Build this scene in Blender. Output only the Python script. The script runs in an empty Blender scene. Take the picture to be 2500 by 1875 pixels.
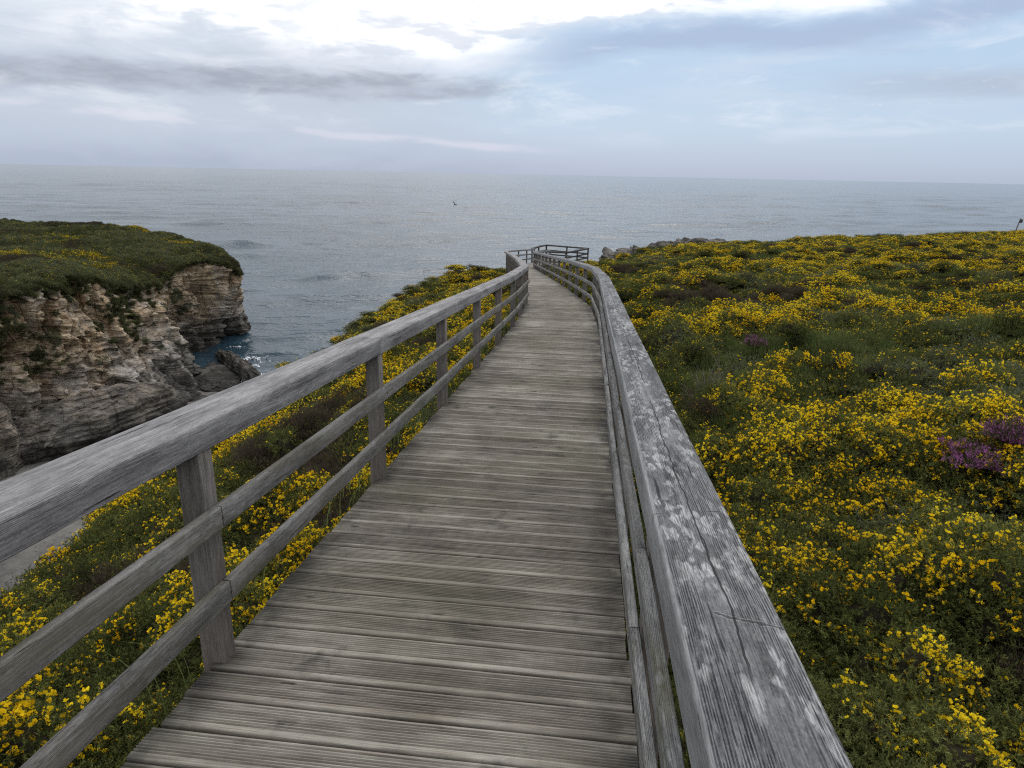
import bpy, math, random
import numpy as np
from mathutils import Matrix, Vector

random.seed(7)
RNG = np.random.default_rng(11)
scene = bpy.context.scene
COL = scene.collection
SEA = -24.0                      # metres below the eye; everything is built about the eye at z = 24
CZ = 24.0

# ------------------------------------------------------------------ helpers
def link(o, parent=None):
    COL.objects.link(o)
    if parent is not None:
        o.parent = parent
    return o

def tag(o, label=None, cat=None, group=None, kind=None):
    if label: o['label'] = label
    if cat: o['category'] = cat
    if group: o['group'] = group
    if kind: o['kind'] = kind
    return o

def empty(name, loc=(0, 0, 0)):
    o = bpy.data.objects.new(name, None)
    o.location = loc
    o.empty_display_size = .2
    return link(o)

def mesh_np(name, V, F, mats=(), midx=None, uv=None, smooth=False, attrs=None):
    """V (n,3); F list of faces or an (m,k) array; uv per loop (l,2)."""
    me = bpy.data.meshes.new(name)
    V = np.asarray(V, dtype=np.float32).reshape(-1, 3)
    if isinstance(F, np.ndarray):
        m, k = F.shape
        loops = F.astype(np.int32).ravel()
        starts = (np.arange(m) * k).astype(np.int32)
    else:
        loops = np.array([i for f in F for i in f], dtype=np.int32)
        ln = np.array([len(f) for f in F], dtype=np.int32)
        starts = np.concatenate(([0], np.cumsum(ln)[:-1])).astype(np.int32)
        m = len(F)
    me.vertices.add(len(V)); me.vertices.foreach_set('co', V.ravel())
    me.loops.add(len(loops)); me.loops.foreach_set('vertex_index', loops)
    me.polygons.add(m); me.polygons.foreach_set('loop_start', starts)
    for mt in mats: me.materials.append(mt)
    if midx is not None: me.polygons.foreach_set('material_index', np.asarray(midx, dtype=np.int32))
    if uv is not None:
        l = me.uv_layers.new(name='UVMap')
        l.data.foreach_set('uv', np.asarray(uv, dtype=np.float32).ravel())
    if attrs:
        for nm, arr in attrs.items():
            a = me.attributes.new(nm, 'FLOAT', 'POINT')
            a.data.foreach_set('value', np.asarray(arr, dtype=np.float32))
    me.update(calc_edges=True)
    me.validate()
    if smooth:
        me.polygons.foreach_set('use_smooth', np.ones(len(me.polygons), dtype=bool))
    return me

def mobj(name, me, parent=None):
    return link(bpy.data.objects.new(name, me), parent)

class Acc:
    """collects pieces of geometry into ONE mesh"""
    def __init__(s): s.v = []; s.f = []; s.uv = []; s.n = 0
    def add(s, V, F, UV):
        s.v.append(np.asarray(V, float).reshape(-1, 3))
        s.f += [[i + s.n for i in f] for f in F]
        s.uv += UV
        s.n += len(s.v[-1])
    def mesh(s, name, mat, smooth=False):
        return mesh_np(name, np.concatenate(s.v), s.f, (mat,), uv=np.array(s.uv), smooth=smooth)

# ------------------------------------------------------------------ noise (numpy)
def _h(ix, iy, iz):
    n = (ix.astype(np.int64) * 374761393 + iy.astype(np.int64) * 668265263 + iz.astype(np.int64) * 2147483647 // 7) & 0xffffffff
    n = ((n ^ (n >> 13)) * 1274126177) & 0xffffffff
    n = ((n ^ (n >> 16)) * 2246822519) & 0xffffffff
    return ((n ^ (n >> 15)) & 0xffffff) / float(0xffffff)

def vnoise(x, y, z=0.0):
    x, y, z = np.broadcast_arrays(np.asarray(x, float), np.asarray(y, float), np.asarray(z, float))
    ix, iy, iz = np.floor(x), np.floor(y), np.floor(z)
    fx, fy, fz = x - ix, y - iy, z - iz
    fx, fy, fz = (f * f * f * (f * (f * 6 - 15) + 10) for f in (fx, fy, fz))
    ix, iy, iz = ix.astype(int), iy.astype(int), iz.astype(int)
    def L(a, b, t): return a + (b - a) * t
    c = lambda a, b, d: _h(ix + a, iy + b, iz + d)
    return L(L(L(c(0,0,0), c(1,0,0), fx), L(c(0,1,0), c(1,1,0), fx), fy),
             L(L(c(0,0,1), c(1,0,1), fx), L(c(0,1,1), c(1,1,1), fx), fy), fz) * 2 - 1

def fbm(x, y, z=0.0, o=4, g=.5, lac=2.03):
    r = 0; a = 1.0; t = 0
    x, y, z = np.asarray(x, float), np.asarray(y, float), np.asarray(z, float)
    for i in range(o):
        r = r + a * vnoise(x + 17.3 * i, y - 9.1 * i, z + 4.7 * i); t += a
        a *= g; x = x * lac; y = y * lac; z = z * lac
    return r / t

def sstep(a, b, x):
    t = np.clip((np.asarray(x, float) - a) / (b - a), 0, 1)
    return t * t * (3 - 2 * t)

# ------------------------------------------------------------------ shader node helper
class S:
    """wraps a float socket so that node maths reads as arithmetic"""
    def __init__(s, nt, sock): s.nt = nt; s.k = sock
    def _m(s, op, *args, clamp=False):
        n = s.nt.nodes.new('ShaderNodeMath'); n.operation = op; n.use_clamp = clamp
        for i, a in enumerate((s,) + args):
            if isinstance(a, S): s.nt.links.new(a.k, n.inputs[i])
            else: n.inputs[i].default_value = a
        return S(s.nt, n.outputs[0])
    def __add__(s, b): return s._m('ADD', b)
    __radd__ = __add__
    def __sub__(s, b): return s._m('SUBTRACT', b)
    def __rsub__(s, b): return (s * -1.0) + b
    def __mul__(s, b): return s._m('MULTIPLY', b)
    __rmul__ = __mul__
    def __truediv__(s, b): return s._m('DIVIDE', b)
    def pow(s, b): return s._m('POWER', b)
    def max(s, b): return s._m('MAXIMUM', b)
    def min(s, b): return s._m('MINIMUM', b)
    def abs(s): return s._m('ABSOLUTE')
    def sin(s): return s._m('SINE')
    def frac(s): return s._m('FRACT')
    def clamp(s): return s._m('ADD', 0.0, clamp=True)
    def ss(s, a, b):
        n = s.nt.nodes.new('ShaderNodeMapRange'); n.interpolation_type = 'SMOOTHSTEP'
        s.nt.links.new(s.k, n.inputs[0])
        n.inputs[1].default_value = min(a, b); n.inputs[2].default_value = max(a, b)
        n.inputs[3].default_value = 0.0 if a < b else 1.0
        n.inputs[4].default_value = 1.0 if a < b else 0.0
        return S(s.nt, n.outputs[0])

class Mat:
    def __init__(s, name, world=None):
        if world is None:
            s.m = bpy.data.materials.new(name); s.m.use_nodes = True; s.nt = s.m.node_tree
        else:
            s.m = world; s.nt = world.node_tree
        s.nt.nodes.clear()
    def node(s, t, **kw):
        n = s.nt.nodes.new(t)
        for k, v in kw.items(): setattr(n, k, v)
        return n
    def lk(s, a, b): s.nt.links.new(a.k if isinstance(a, S) else a, b)
    def put(s, sock, v):
        if isinstance(v, S): s.nt.links.new(v.k, sock)
        elif isinstance(v, bpy.types.NodeSocket): s.nt.links.new(v, sock)
        elif isinstance(v, (tuple, list)) and len(v) == 3 and sock.type == 'RGBA': sock.default_value = (*v, 1)
        else: sock.default_value = v
    def xyz(s, x, y, z=0.0):
        n = s.node('ShaderNodeCombineXYZ')
        for i, a in enumerate((x, y, z)): s.put(n.inputs[i], a)
        return n.outputs[0]
    def sep(s, v):
        n = s.node('ShaderNodeSeparateXYZ'); s.lk(v, n.inputs[0])
        return [S(s.nt, o) for o in n.outputs]
    def noise(s, vec, scale=1.0, detail=3.0, rough=.5, dist=0.0, w=None):
        n = s.node('ShaderNodeTexNoise')
        if w is not None:
            n.noise_dimensions = '4D'; s.put(n.inputs['W'], w)
        s.lk(vec, n.inputs['Vector']); n.inputs['Scale'].default_value = scale
        n.inputs['Detail'].default_value = detail; n.inputs['Roughness'].default_value = rough
        n.inputs['Distortion'].default_value = dist
        return S(s.nt, n.outputs[0])
    def voro(s, vec, scale=1.0, feature='F1', rnd=1.0):
        n = s.node('ShaderNodeTexVoronoi', feature=feature)
        s.lk(vec, n.inputs['Vector']); n.inputs['Scale'].default_value = scale
        n.inputs['Randomness'].default_value = rnd
        return S(s.nt, n.outputs['Distance'])
    def mix(s, f, a, b, mode='MIX'):
        n = s.node('ShaderNodeMix', data_type='RGBA', blend_type=mode)
        s.put(n.inputs[0], f); s.put(n.inputs[6], a); s.put(n.inputs[7], b)
        return n.outputs[2]
    def ramp(s, f, stops, interp='LINEAR'):
        n = s.node('ShaderNodeValToRGB'); r = n.color_ramp; r.interpolation = interp
        while len(r.elements) < len(stops): r.elements.new(.5)
        for e, (p, c) in zip(r.elements, stops): e.position = p; e.color = (*c, 1)
        s.lk(f, n.inputs[0]); return n.outputs[0]
    def bump(s, h, strength, dist, normal=None):
        n = s.node('ShaderNodeBump'); n.inputs['Strength'].default_value = strength
        n.inputs['Distance'].default_value = dist
        s.put(n.inputs['Height'], h)
        if normal is not None: s.lk(normal, n.inputs['Normal'])
        return n.outputs[0]
    def out(s, shader):
        o = s.node('ShaderNodeOutputMaterial'); s.lk(shader, o.inputs[0])
    def principled(s, col, rough=.8, normal=None, spec=.3, **kw):
        n = s.node('ShaderNodeBsdfPrincipled')
        s.put(n.inputs['Base Color'], col); s.put(n.inputs['Roughness'], rough)
        s.put(n.inputs['Specular IOR Level'], spec)
        for k, v in kw.items(): s.put(n.inputs[k], v)
        if normal is not None: s.lk(normal, n.inputs['Normal'])
        return n.outputs[0]
    def objrand(s):
        return S(s.nt, s.node('ShaderNodeObjectInfo').outputs['Random'])
    def uv(s):
        return s.node('ShaderNodeUVMap').outputs[0]
    def pos(s):
        return s.node('ShaderNodeNewGeometry').outputs['Position']

def srgb(r, g, b):
    f = lambda c: ((c / 255 + .055) / 1.055) ** 2.4 if c > 10 else c / 255 / 12.92
    return (f(r), f(g), f(b))

# ------------------------------------------------------------------ materials
def wood(name, dark, light, lichen=.0, algae=.0, algae_col=(.085, .08, .04), contrast=1.0, knots=.5, tint=(.20, .16, .115), tint_amt=.25, cross=0.0, lines=.5, split=None, band_amt=1.0, bare=None):
    M = Mat(name)
    u, v, _ = M.sep(M.uv())
    rnd = M.objrand() * 37.0
    uo = u + rnd * 3.1
    # slow waviness of the fibre, bent round knots
    wav = M.noise(M.xyz(uo * 1.2, v * 4.0, rnd), 1.0, 1)
    kv = M.voro(M.xyz(uo * 1.9, v * 6.5, rnd), 1.0)
    kmask = M.noise(M.xyz(uo * .8, v * 2.0, rnd + 2.0)).ss(.5, .56)
    kn = kv.ss(.16, .06) * kmask * knots
    v2 = v + (wav - .5) * .020 + kv.ss(.45, .05) * kmask * knots * .02
    fib = M.noise(M.xyz(uo * 18.0, v2 * 300.0, rnd), 1.0, 4, .7)
    spk = M.noise(M.xyz(uo * 120.0, v * 160.0, rnd), 1.0, 3, .7)
    band = M.noise(M.xyz(uo * 1.1, v2 * 46.0, rnd), 1.0, 3, .6)
    ring = M.noise(M.xyz(uo * .9, v2 * 120.0, rnd + 5.0), 1.0, 2, .5)
    blot = M.noise(M.xyz(uo * 2.3, v * 9.0, rnd), 1.0, 5, .65)
    # open grain: fine dark grooves along the fibre
    gl = ((v2 * 215.0 + (band - .5) * 2.0).frac() - .5).abs() * 2.0
    gbrk = M.noise(M.xyz(uo * 14.0, v2 * 150.0, rnd + 8.0), 1.0, 2).ss(.36, .56)
    gm = M.noise(M.xyz(uo * 1.3, v * 11.0, rnd + 15.0), 1.0, 3).ss(.40, .58)
    groove = gl.ss(.50, .16) * gbrk * gm * lines
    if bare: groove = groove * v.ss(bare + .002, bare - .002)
    crk = M.noise(M.xyz(uo * 1.9, v2 * 62.0, rnd + 9.0), 1.0, 4, .65)
    crack = crk.ss(.66, .70)
    if split is not None:            # one long drying split near the middle of the top face
        sw = M.noise(M.xyz(uo * 3.0, 0.5, rnd), 1.0, 4, .6)
        sp = ((v - split + (sw - .5) * .045).abs() - M.noise(M.xyz(uo * 9.0, 1.5, rnd), 1.0, 2) * .0022).ss(.0012, -.0002) * M.noise(M.xyz(uo * 1.4, 3.5, rnd)).ss(.42, .5)
        crack = crack.max(sp)
    t = ((fib - .5) * 1.4 + (band - .5) * band_amt + (ring - .5) * .6 + (blot - .5) * 1.5 + (spk - .5) * .7) * contrast + .5
    col = M.ramp(t, [(.08, dark), (.5, tuple((a + b) / 2.2 for a, b in zip(dark, light))), (.95, light)])
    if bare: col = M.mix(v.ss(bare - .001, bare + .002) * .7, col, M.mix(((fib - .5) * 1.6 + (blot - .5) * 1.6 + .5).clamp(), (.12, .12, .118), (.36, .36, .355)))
    tn = M.noise(M.xyz(uo * .9, v * 5.0, rnd + 21.0), 1.0, 3)
    col = M.mix((tn.ss(.45, .75)) * tint_amt, col, tint)
    col = M.mix(groove * .8, col, tuple(c * .55 for c in dark))
    col = M.mix(kn, col, (.05, .043, .038))
    if algae > 0:
        an = M.noise(M.xyz(uo * 1.4, v * 9.0, rnd + 33.0), 1.0, 4, .65)
        col = M.mix(an.ss(.62 - algae * .3, .80) * .8, col, algae_col)
    hgt = (fib - .5) * .5 + (ring - .5) * .5 + (band - .5) * .3 - groove * .9 - crack * 1.2 - kn * .3
    if lichen > 0:
        ln = M.noise(M.xyz(uo * 22.0, v * 30.0, rnd + 3.0), 1.0, 3, .6)
        ln2 = M.noise(M.xyz(uo * 9.0, v * 26.0, rnd + 6.0), 1.0, 4, .65)
        lv = M.voro(M.xyz(uo * 13.0 + (ln - .5) * 1.0, v * 38.0 + (ln - .5) * 1.2, rnd), 1.0)
        lm = M.noise(M.xyz(uo * 2.6, v * 8.0, rnd + 12.0), 1.0, 3)
        li = (lv.ss(.50, .34) * lm.ss(.40, .56)).max(ln2.ss(.53, .66) * lm.ss(.34, .54))
        brk = M.noise(M.xyz(uo * 22.0, v2 * 230.0, rnd + 1.0), 1.0, 3, .7).ss(.30, .66)
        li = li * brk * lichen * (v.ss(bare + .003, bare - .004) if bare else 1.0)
        col = M.mix(li, col, (.41, .41, .40))
        hgt = hgt + li * .2
    if cross > 0:                    # rows of little branch scars that run across the board
        cu = M.noise(M.xyz(uo * 5.0, v * 9.0, rnd), 1.0, 3)
        ph = ((uo * 2.1 + (v - .37) * .9 * ((uo * 2.1)._m('FLOOR') * 2.4).sin() + (cu - .5) * .16).frac() - .5).abs()
        cm = M.noise(M.xyz(uo * 2.1, v * 9.0, rnd + 4.0)).ss(.47, .53)
        wob = M.noise(M.xyz(uo * 40.0, v * 90.0, rnd), 1.0, 2)
        cl = (ph + (wob - .5) * .035)
        light_ = (cl - .012).abs().ss(.010, .003) * cm; dark_ = cl.ss(.012, .003) * cm
        col = M.mix(light_ * cross * .55, col, (.40, .39, .38))
        col = M.mix(dark_ * cross, col, (.02, .019, .018))
        hgt = hgt + light_ * .8 - dark_ * .8
    col = M.mix(crack * .9, col, (.016, .015, .014))
    nrm = M.bump(hgt, 1.0, .0035)
    M.out(M.principled(col, .8, nrm, .2))
    return M.m

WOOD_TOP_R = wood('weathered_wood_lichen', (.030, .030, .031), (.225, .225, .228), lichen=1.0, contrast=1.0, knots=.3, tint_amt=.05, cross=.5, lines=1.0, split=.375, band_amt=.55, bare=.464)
WOOD_TOP_L = wood('weathered_wood_grey', (.080, .077, .078), (.37, .36, .355), lichen=.10, contrast=.9, knots=.8, tint=(.12, .11, .11), tint_amt=.25, lines=.45)
WOOD_RAIL = wood('weathered_wood_rail', (.06, .057, .054), (.27, .26, .245), lichen=.25, algae=.75, contrast=.95, knots=.8)
WOOD_RAIL_R = wood('weathered_wood_rail_bare', (.07, .069, .066), (.31, .305, .29), lichen=.35, algae=.2, contrast=1.0, knots=.6, lines=.7)
WOOD_POST = wood('weathered_wood_post', (.07, .063, .057), (.23, .21, .19), algae=.35, contrast=.85, knots=.5, tint=(.15, .10, .065), tint_amt=.5)
WOOD_DARK = wood('weathered_wood_dark', (.03, .028, .027), (.10, .095, .09), contrast=.8, knots=.4)

def rust_mat():
    M = Mat('rusty_screw'); M.out(M.principled((.035, .026, .02), .6)); return M.m
RUST = rust_mat()

def deck_wood():
    M = Mat('grooved_deck_wood')
    u, v, _ = M.sep(M.uv())          # u across the walk (m), v = board number + position on the board
    bn = v._m('FLOOR')
    px, py, pz = M.sep(M.pos())
    rb = (bn * 12.9898).sin() * 43758.5
    rb = rb.frac().abs()
    uo = u + rb * 50.0
    fib = M.noise(M.xyz(uo * 4.0, v * 34.0, 0.0), 1.0, 3, .6)
    band = M.noise(M.xyz(uo * 2.8, v * 5.0, 0.0), 1.0, 5, .65)
    st = M.noise(M.xyz(px * 1.6, py * 1.1, 0.0), 1.0, 4, .62)
    st2 = M.noise(M.xyz(px * 4.2, py * 4.0, 3.0), 1.0, 4, .65)
    t = (fib - .5) * 1.0 + (band - .5) * .9 + (st - .5) * .9 + (rb - .5) * .28 + .5
    col = M.ramp(t, [(.1, (.062, .054, .044)), (.5, (.203, .182, .147)), (.9, (.41, .385, .325))])
    green = M.noise(M.xyz(px * 1.1, py * 1.3, 8.0), 1.0, 3)
    col = M.mix(green.ss(.42, .7) * .32, col, (.125, .118, .066))
    red = M.noise(M.xyz(uo * 2.0, v * 3.0, 8.0), 1.0, 3)
    col = M.mix(red.ss(.6, .78) * .35, col, (.15, .105, .075))
    blot = st2.ss(.52, .72) * st.ss(.40, .60)
    col = M.mix(blot * .75, col, (.028, .026, .024))
    # damp dirt gathers along both edges of the walk
    edge = (u - .78).abs().ss(.58, .80)
    en = M.noise(M.xyz(px * 2.6, py * 2.2, 5.0), 1.0, 4, .65)
    col = M.mix((edge * en.ss(.40, .58)) * .8, col, (.036, .032, .03))
    kv = M.voro(M.xyz(uo * 2.6, v * 1.5, 0.0), 1.0)
    kn = kv.ss(.11, .05) * M.noise(M.xyz(uo * 1.1, v * .7, 4.0)).ss(.46, .54)
    col = M.mix(kn * .8, col, (.03, .026, .022))
    nrm = M.bump((fib - .5) + (band - .5) * .5, .5, .003)
    M.out(M.principled(col, .8, nrm, .25))
    return M.m
DECK = deck_wood()

def leaf_mat(name, c1, c2, trans=.25, tip=None):
    M = Mat(name)
    r = M.objrand()
    n = M.noise(M.pos(), 1.7, 3)
    n2 = M.noise(M.pos(), 60.0, 1)
    f = ((n - .5) * 1.6 + (r - .5) * .5 + (n2 - .5) * 1.2 + .5).clamp()
    col = M.mix(f, c1, c2)
    d = M.node('ShaderNodeBsdfDiffuse'); M.put(d.inputs[0], col)
    tr = M.node('ShaderNodeBsdfTranslucent'); M.put(tr.inputs[0], col)
    mx = M.node('ShaderNodeMixShader'); mx.inputs[0].default_value = trans
    M.lk(d.outputs[0], mx.inputs[1]); M.lk(tr.outputs[0], mx.inputs[2])
    M.out(mx.outputs[0])
    return M.m
LEAF_DARK = leaf_mat('gorse_leaf_dark', (.046, .054, .019), (.124, .134, .046))
LEAF_MID = leaf_mat('gorse_leaf_mid', (.078, .094, .027), (.21, .222, .068))
LEAF_OLIVE = leaf_mat('scrub_leaf_olive', (.065, .075, .045), (.18, .195, .12))
LEAF_GRASS = leaf_mat('grass_blade', (.06, .095, .025), (.19, .22, .08))
LEAF_BROWN = leaf_mat('heather_brown', (.045, .034, .026), (.115, .09, .065), .1)
LEAF_DRY = leaf_mat('dry_straw', (.16, .13, .075), (.33, .28, .17), .2)
BLOSSOM = leaf_mat('gorse_blossom', (.82, .50, .005), (.97, .77, .03), .3)
PURPLE = leaf_mat('heather_blossom', (.17, .055, .14), (.42, .18, .36), .2)
TWIG = leaf_mat('dark_twig', (.016, .014, .010), (.035, .030, .020), 0.0)
BARE = leaf_mat('bare_twig', (.12, .10, .085), (.24, .21, .18), 0.0)

def soil_mat():
    M = Mat('heath_soil')
    n = M.noise(M.pos(), .9, 5, .6)
    col = M.ramp(n, [(.3, (.022, .024, .011)), (.55, (.040, .046, .018)), (.75, (.06, .05, .03))])
    M.out(M.principled(col, .95, M.bump(M.noise(M.pos(), 9.0, 4), .8, .05), .1))
    return M.m
SOIL = soil_mat()

def sand_mat():
    M = Mat('grey_sand')
    n = M.noise(M.pos(), .35, 5, .6); n2 = M.noise(M.pos(), 6.0, 4, .7)
    st = M.voro(M.pos(), 2.2)
    n3 = M.noise(M.pos(), 1.6, 5, .7)
    col = M.ramp(n + (n2 - .5) * .5 + (n3 - .5) * .6, [(.3, (.062, .059, .053)), (.55, (.115, .109, .098)), (.75, (.16, .15, .132))])
    col = M.mix(st.ss(.20, .10) * .85, col, (.03, .028, .026))
    M.out(M.principled(col, .9, M.bump(n2, .6, .08), .2))
    return M.m
SAND = sand_mat()

def rock_mat(name='strata_rock', wetz=2.5, warm=1.0, veg=True):
    M = Mat(name)
    x, y, z = M.sep(M.pos())
    big = M.noise(M.pos(), .16, 4, .6)
    med = M.noise(M.pos(), .7, 5, .65)
    zz = z + x * .05 + y * .025 + (M.noise(M.pos(), .11, 3) - .5) * 1.8
    lay = M.noise(M.xyz(x * .10, y * .10, zz * 2.3), 1.0, 4, .65)
    lay2 = M.noise(M.xyz(x * .30, y * .30, zz * 7.5), 1.0, 3, .6)
    fine = M.noise(M.pos(), 3.2, 4, .65)
    pale0 = M.noise(M.pos(), .6, 2).ss(.42, .58)
    jv = M.voro(M.xyz(x * .55, y * .55, zz * .34), 1.0, 'DISTANCE_TO_EDGE')
    t = (lay - .5) * .8 + (lay2 - .5) * .7 + (med - .5) * 1.1 + (fine - .5) * .7 + .5
    g_ = .75 if not veg else 1.9
    grey = M.ramp(t, [(.15, tuple(g_ * c for c in (.030, .027, .024))), (.5, tuple(g_ * c for c in (.13, .118, .102))), (.85, tuple(g_ * c for c in (.31, .285, .25)))])
    tan = M.ramp(t, [(.15, (.06, .043, .028)), (.5, (.38, .275, .165)), (.85, (.68, .55, .39))])
    hi = (z + (big - .5) * 14.0).ss(2.5, 9.5)
    col = M.mix((hi * warm + (med - .5) * .5).clamp(), grey, tan)
    rust = M.noise(M.xyz(x * .5, y * .5, z * .18), 1.0, 4)
    col = M.mix(rust.ss(.56, .72) * .55 * warm, col, (.17, .082, .033))
    wet = (z + (med - .5) * 3.5).ss(wetz + 2.4, wetz - .8)
    col = M.mix(wet * .9, col, (.018, .017, .015))
    col = M.mix(lay2.ss(.36, .27) * .6, col, (.024, .021, .018))
    col = M.mix(jv.ss(.025, .006) * .5 * pale0, col, (.03, .026, .022))
    pale = M.noise(M.pos(), .42, 3)
    col = M.mix(pale.ss(.50, .66) * .5, col, (.42, .39, .34) if veg else (.16, .15, .135))
    if veg:
        vg = M.noise(M.pos(), .33, 5, .62)
        col = M.mix((vg + z * .013).ss(.69, .74) * .9, col, (.035, .042, .018))
    hgt = (lay - .5) * .8 + (lay2 - .5) * .7 + (med - .5) * .7 + (fine - .5) * .4 - jv.ss(.05, .01) * .35 * pale0
    M.out(M.principled(col, .9, M.bump(hgt, 1.0, .55), .2))
    return M.m
ROCK = rock_mat()
ROCK_LOW = rock_mat('strata_rock_low', 0.9, .25, False)
ROCK_SHORE = rock_mat('shore_rock_grey', -9.0, -.2, False)

def sea_mat():
    M = Mat('sea_water')
    x, y, z = M.sep(M.pos())
    # view-independent swell: long crests roughly parallel with the shore, broken by chop
    a = .17
    xr = x * math.cos(a) + y * math.sin(a); yr = y * math.cos(a) - x * math.sin(a)
    swell = M.noise(M.xyz(xr * .018, yr * .06, 0.0), 1.0, 3, .55)
    w1 = M.noise(M.xyz(xr * .10, yr * .26, 1.0), 1.0, 4, .6)
    w2 = M.noise(M.xyz(xr * .42, yr * .95, 2.0), 1.0, 4, .65)
    patch = M.noise(M.xyz(x * .004, y * .009, 3.0), 1.0, 4, .6)
    gust = M.noise(M.xyz(xr * .02, yr * .05, 7.0), 1.0, 3, .6)
    w3 = M.noise(M.xyz(xr * 1.5, yr * 2.6, 5.0), 1.0, 2, .6)
    h = (swell - .5) * 2.0 + (w1 - .5) * 1.0 + ((w2 - .5) * .24 + (w3 - .5) * .06) * (gust * 1.4 + .3)
    col = M.mix(patch, (.020, .040, .056), (.028, .055, .074))
    nrm = M.bump(h, 1.0, 1.0)
    M.out(M.principled(col, .17, nrm, .5, IOR=1.333))
    return M.m
SEAMAT = sea_mat()

def foam_mat():
    M = Mat('white_foam')
    M.out(M.principled((.7, .72, .74), .8, None, .2)); return M.m

# ------------------------------------------------------------------ the walk: centre line
HEAD_S = np.array([-8, 11.95, 12.05, 16.0, 16.15, 20, 27, 39.8, 40.1, 41.9, 42.1, 60])
HEAD_A = np.array([.10904, .10904, .078, .074, -.012, -.018, -.034, -.046, .06, .06, .285, .285])
SLOPE_S = np.array([-8, 16.6, 17, 41, 42, 60.])
SLOPE_A = np.array([.08808, .08808, .0945, .0945, .078, .078])
HW = .78
_ds = .05
_s = np.arange(-6, 52, _ds)
_hd = np.interp(_s, HEAD_S, HEAD_A); _sl = np.interp(_s, SLOPE_S, SLOPE_A)
_i0 = int(round(6 / _ds))
_lat0 = -.546
_x = np.concatenate(([0], np.cumsum(np.sin(_hd[:-1]) * _ds))); _y = np.concatenate(([0], np.cumsum(np.cos(_hd[:-1]) * _ds)))
_z = np.concatenate(([0], np.cumsum(-_sl[:-1] * _ds)))
_x += _lat0 * math.cos(.10904) - _x[_i0]; _y += -_lat0 * math.sin(.10904) - _y[_i0]; _z += -1.601 - _z[_i0]

def walk(s, lat=0.0, dz=0.0):
    """a point on the walk: s along it, lat to the right of its centre, dz above the deck"""
    x = np.interp(s, _s, _x); y = np.interp(s, _s, _y); z = np.interp(s, _s, _z); h = np.interp(s, _s, _hd)
    return np.stack([x + lat * np.cos(h), y - lat * np.sin(h), z + dz + CZ + 0 * x], -1)

S_END = 48.0

# ------------------------------------------------------------------ timber pieces
def profile(w, h, r, crown=0.0, n=3):
    """rounded rectangle, closed, y up, counter-clockwise from bottom left; returns pts and perimeter coordinate"""
    P = []
    for cx, cy, a0, rr in ((-w/2, 0, 180, .006), (w/2, 0, 270, .006), (w/2, h, 0, r), (-w/2, h, 90, r)):
        sx = 1 if cx < 0 else -1; sy = 1 if cy == 0 else -1
        for k in range(n + 1):
            a = math.radians(a0 + 90 * k / n)
            P.append((cx + sx * rr + rr * math.cos(a), cy + sy * rr + rr * math.sin(a)))
        if a0 == 0 and crown:
            for k in range(1, 4):
                t = k / 4
                P.append((w/2 - r - (w - 2*r) * t, h + crown * math.sin(math.pi * t)))
    P = np.array(P)
    d = np.hypot(*(np.roll(P, -1, 0) - P).T)
    return P, np.concatenate(([0], np.cumsum(d)))

def beam(pts, lats, prof, u0=0.0, jit=.0015, seed=0, twist=0.0):
    """sweep a profile along pts; lats = unit vectors to the right; returns V, F, UV"""
    P, per = prof
    n = len(P); m = len(pts)
    pts = np.asarray(pts, float); lats = np.asarray(lats, float)
    rg = np.random.default_rng(seed)
    J = np.cumsum(rg.normal(0, jit * .5, (m, 2)), 0); J -= J[0] + (J[-1] - J[0]) * np.linspace(0, 1, m)[:, None]
    W = rg.normal(0, jit, (m, n))
    V = []
    for i in range(m):
        px = P[:, 0] * (1 + W[i] * .6) + J[i, 0]; pz = P[:, 1] + W[i] * .6 + J[i, 1]
        V.append(pts[i] + lats[i][None] * px[:, None] + np.array([0, 0, 1.0]) * pz[:, None])
    V = np.concatenate(V)
    L = np.concatenate(([0], np.cumsum(np.linalg.norm(np.diff(pts, axis=0), axis=1)))) + u0
    F, UV = [], []
    for i in range(m - 1):
        for j in range(n):
            k = (j + 1) % n
            F.append([i*n + j, i*n + k, (i+1)*n + k, (i+1)*n + j])
            UV += [(L[i], per[j]), (L[i], per[j+1]), (L[i+1], per[j+1]), (L[i+1], per[j])]
    for i, rev in ((0, True), (m - 1, False)):
        idx = [i*n + j for j in range(n)]
        if rev: idx = idx[::-1]
        F.append(idx)
        UV += [(P[q % n][1] * .3, P[q % n][0] + 3) for q in idx]
    return V, F, UV

def rail_lat(s):
    h = np.interp(s, _s, _hd)
    return np.array([math.cos(h), -math.sin(h), 0.0])

def station_path(sts, lat, dz, sub):
    """straight between stations, sub steps per bay"""
    base = [walk(np.array(s), lat, dz) for s in sts]
    pts, lats = [], []
    for a in range(len(sts) - 1):
        for k in range(sub):
            t = k / sub
            pts.append(base[a] * (1 - t) + base[a+1] * t)
    pts.append(base[-1])
    pts = np.array(pts)
    d = np.gradient(pts, axis=0); d[:, 2] = 0
    # mitre at the stations
    lats = np.stack([d[:, 1], -d[:, 0], 0 * d[:, 0]], -1); lats /= np.linalg.norm(lats, axis=1)[:, None]
    return pts, lats

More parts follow.
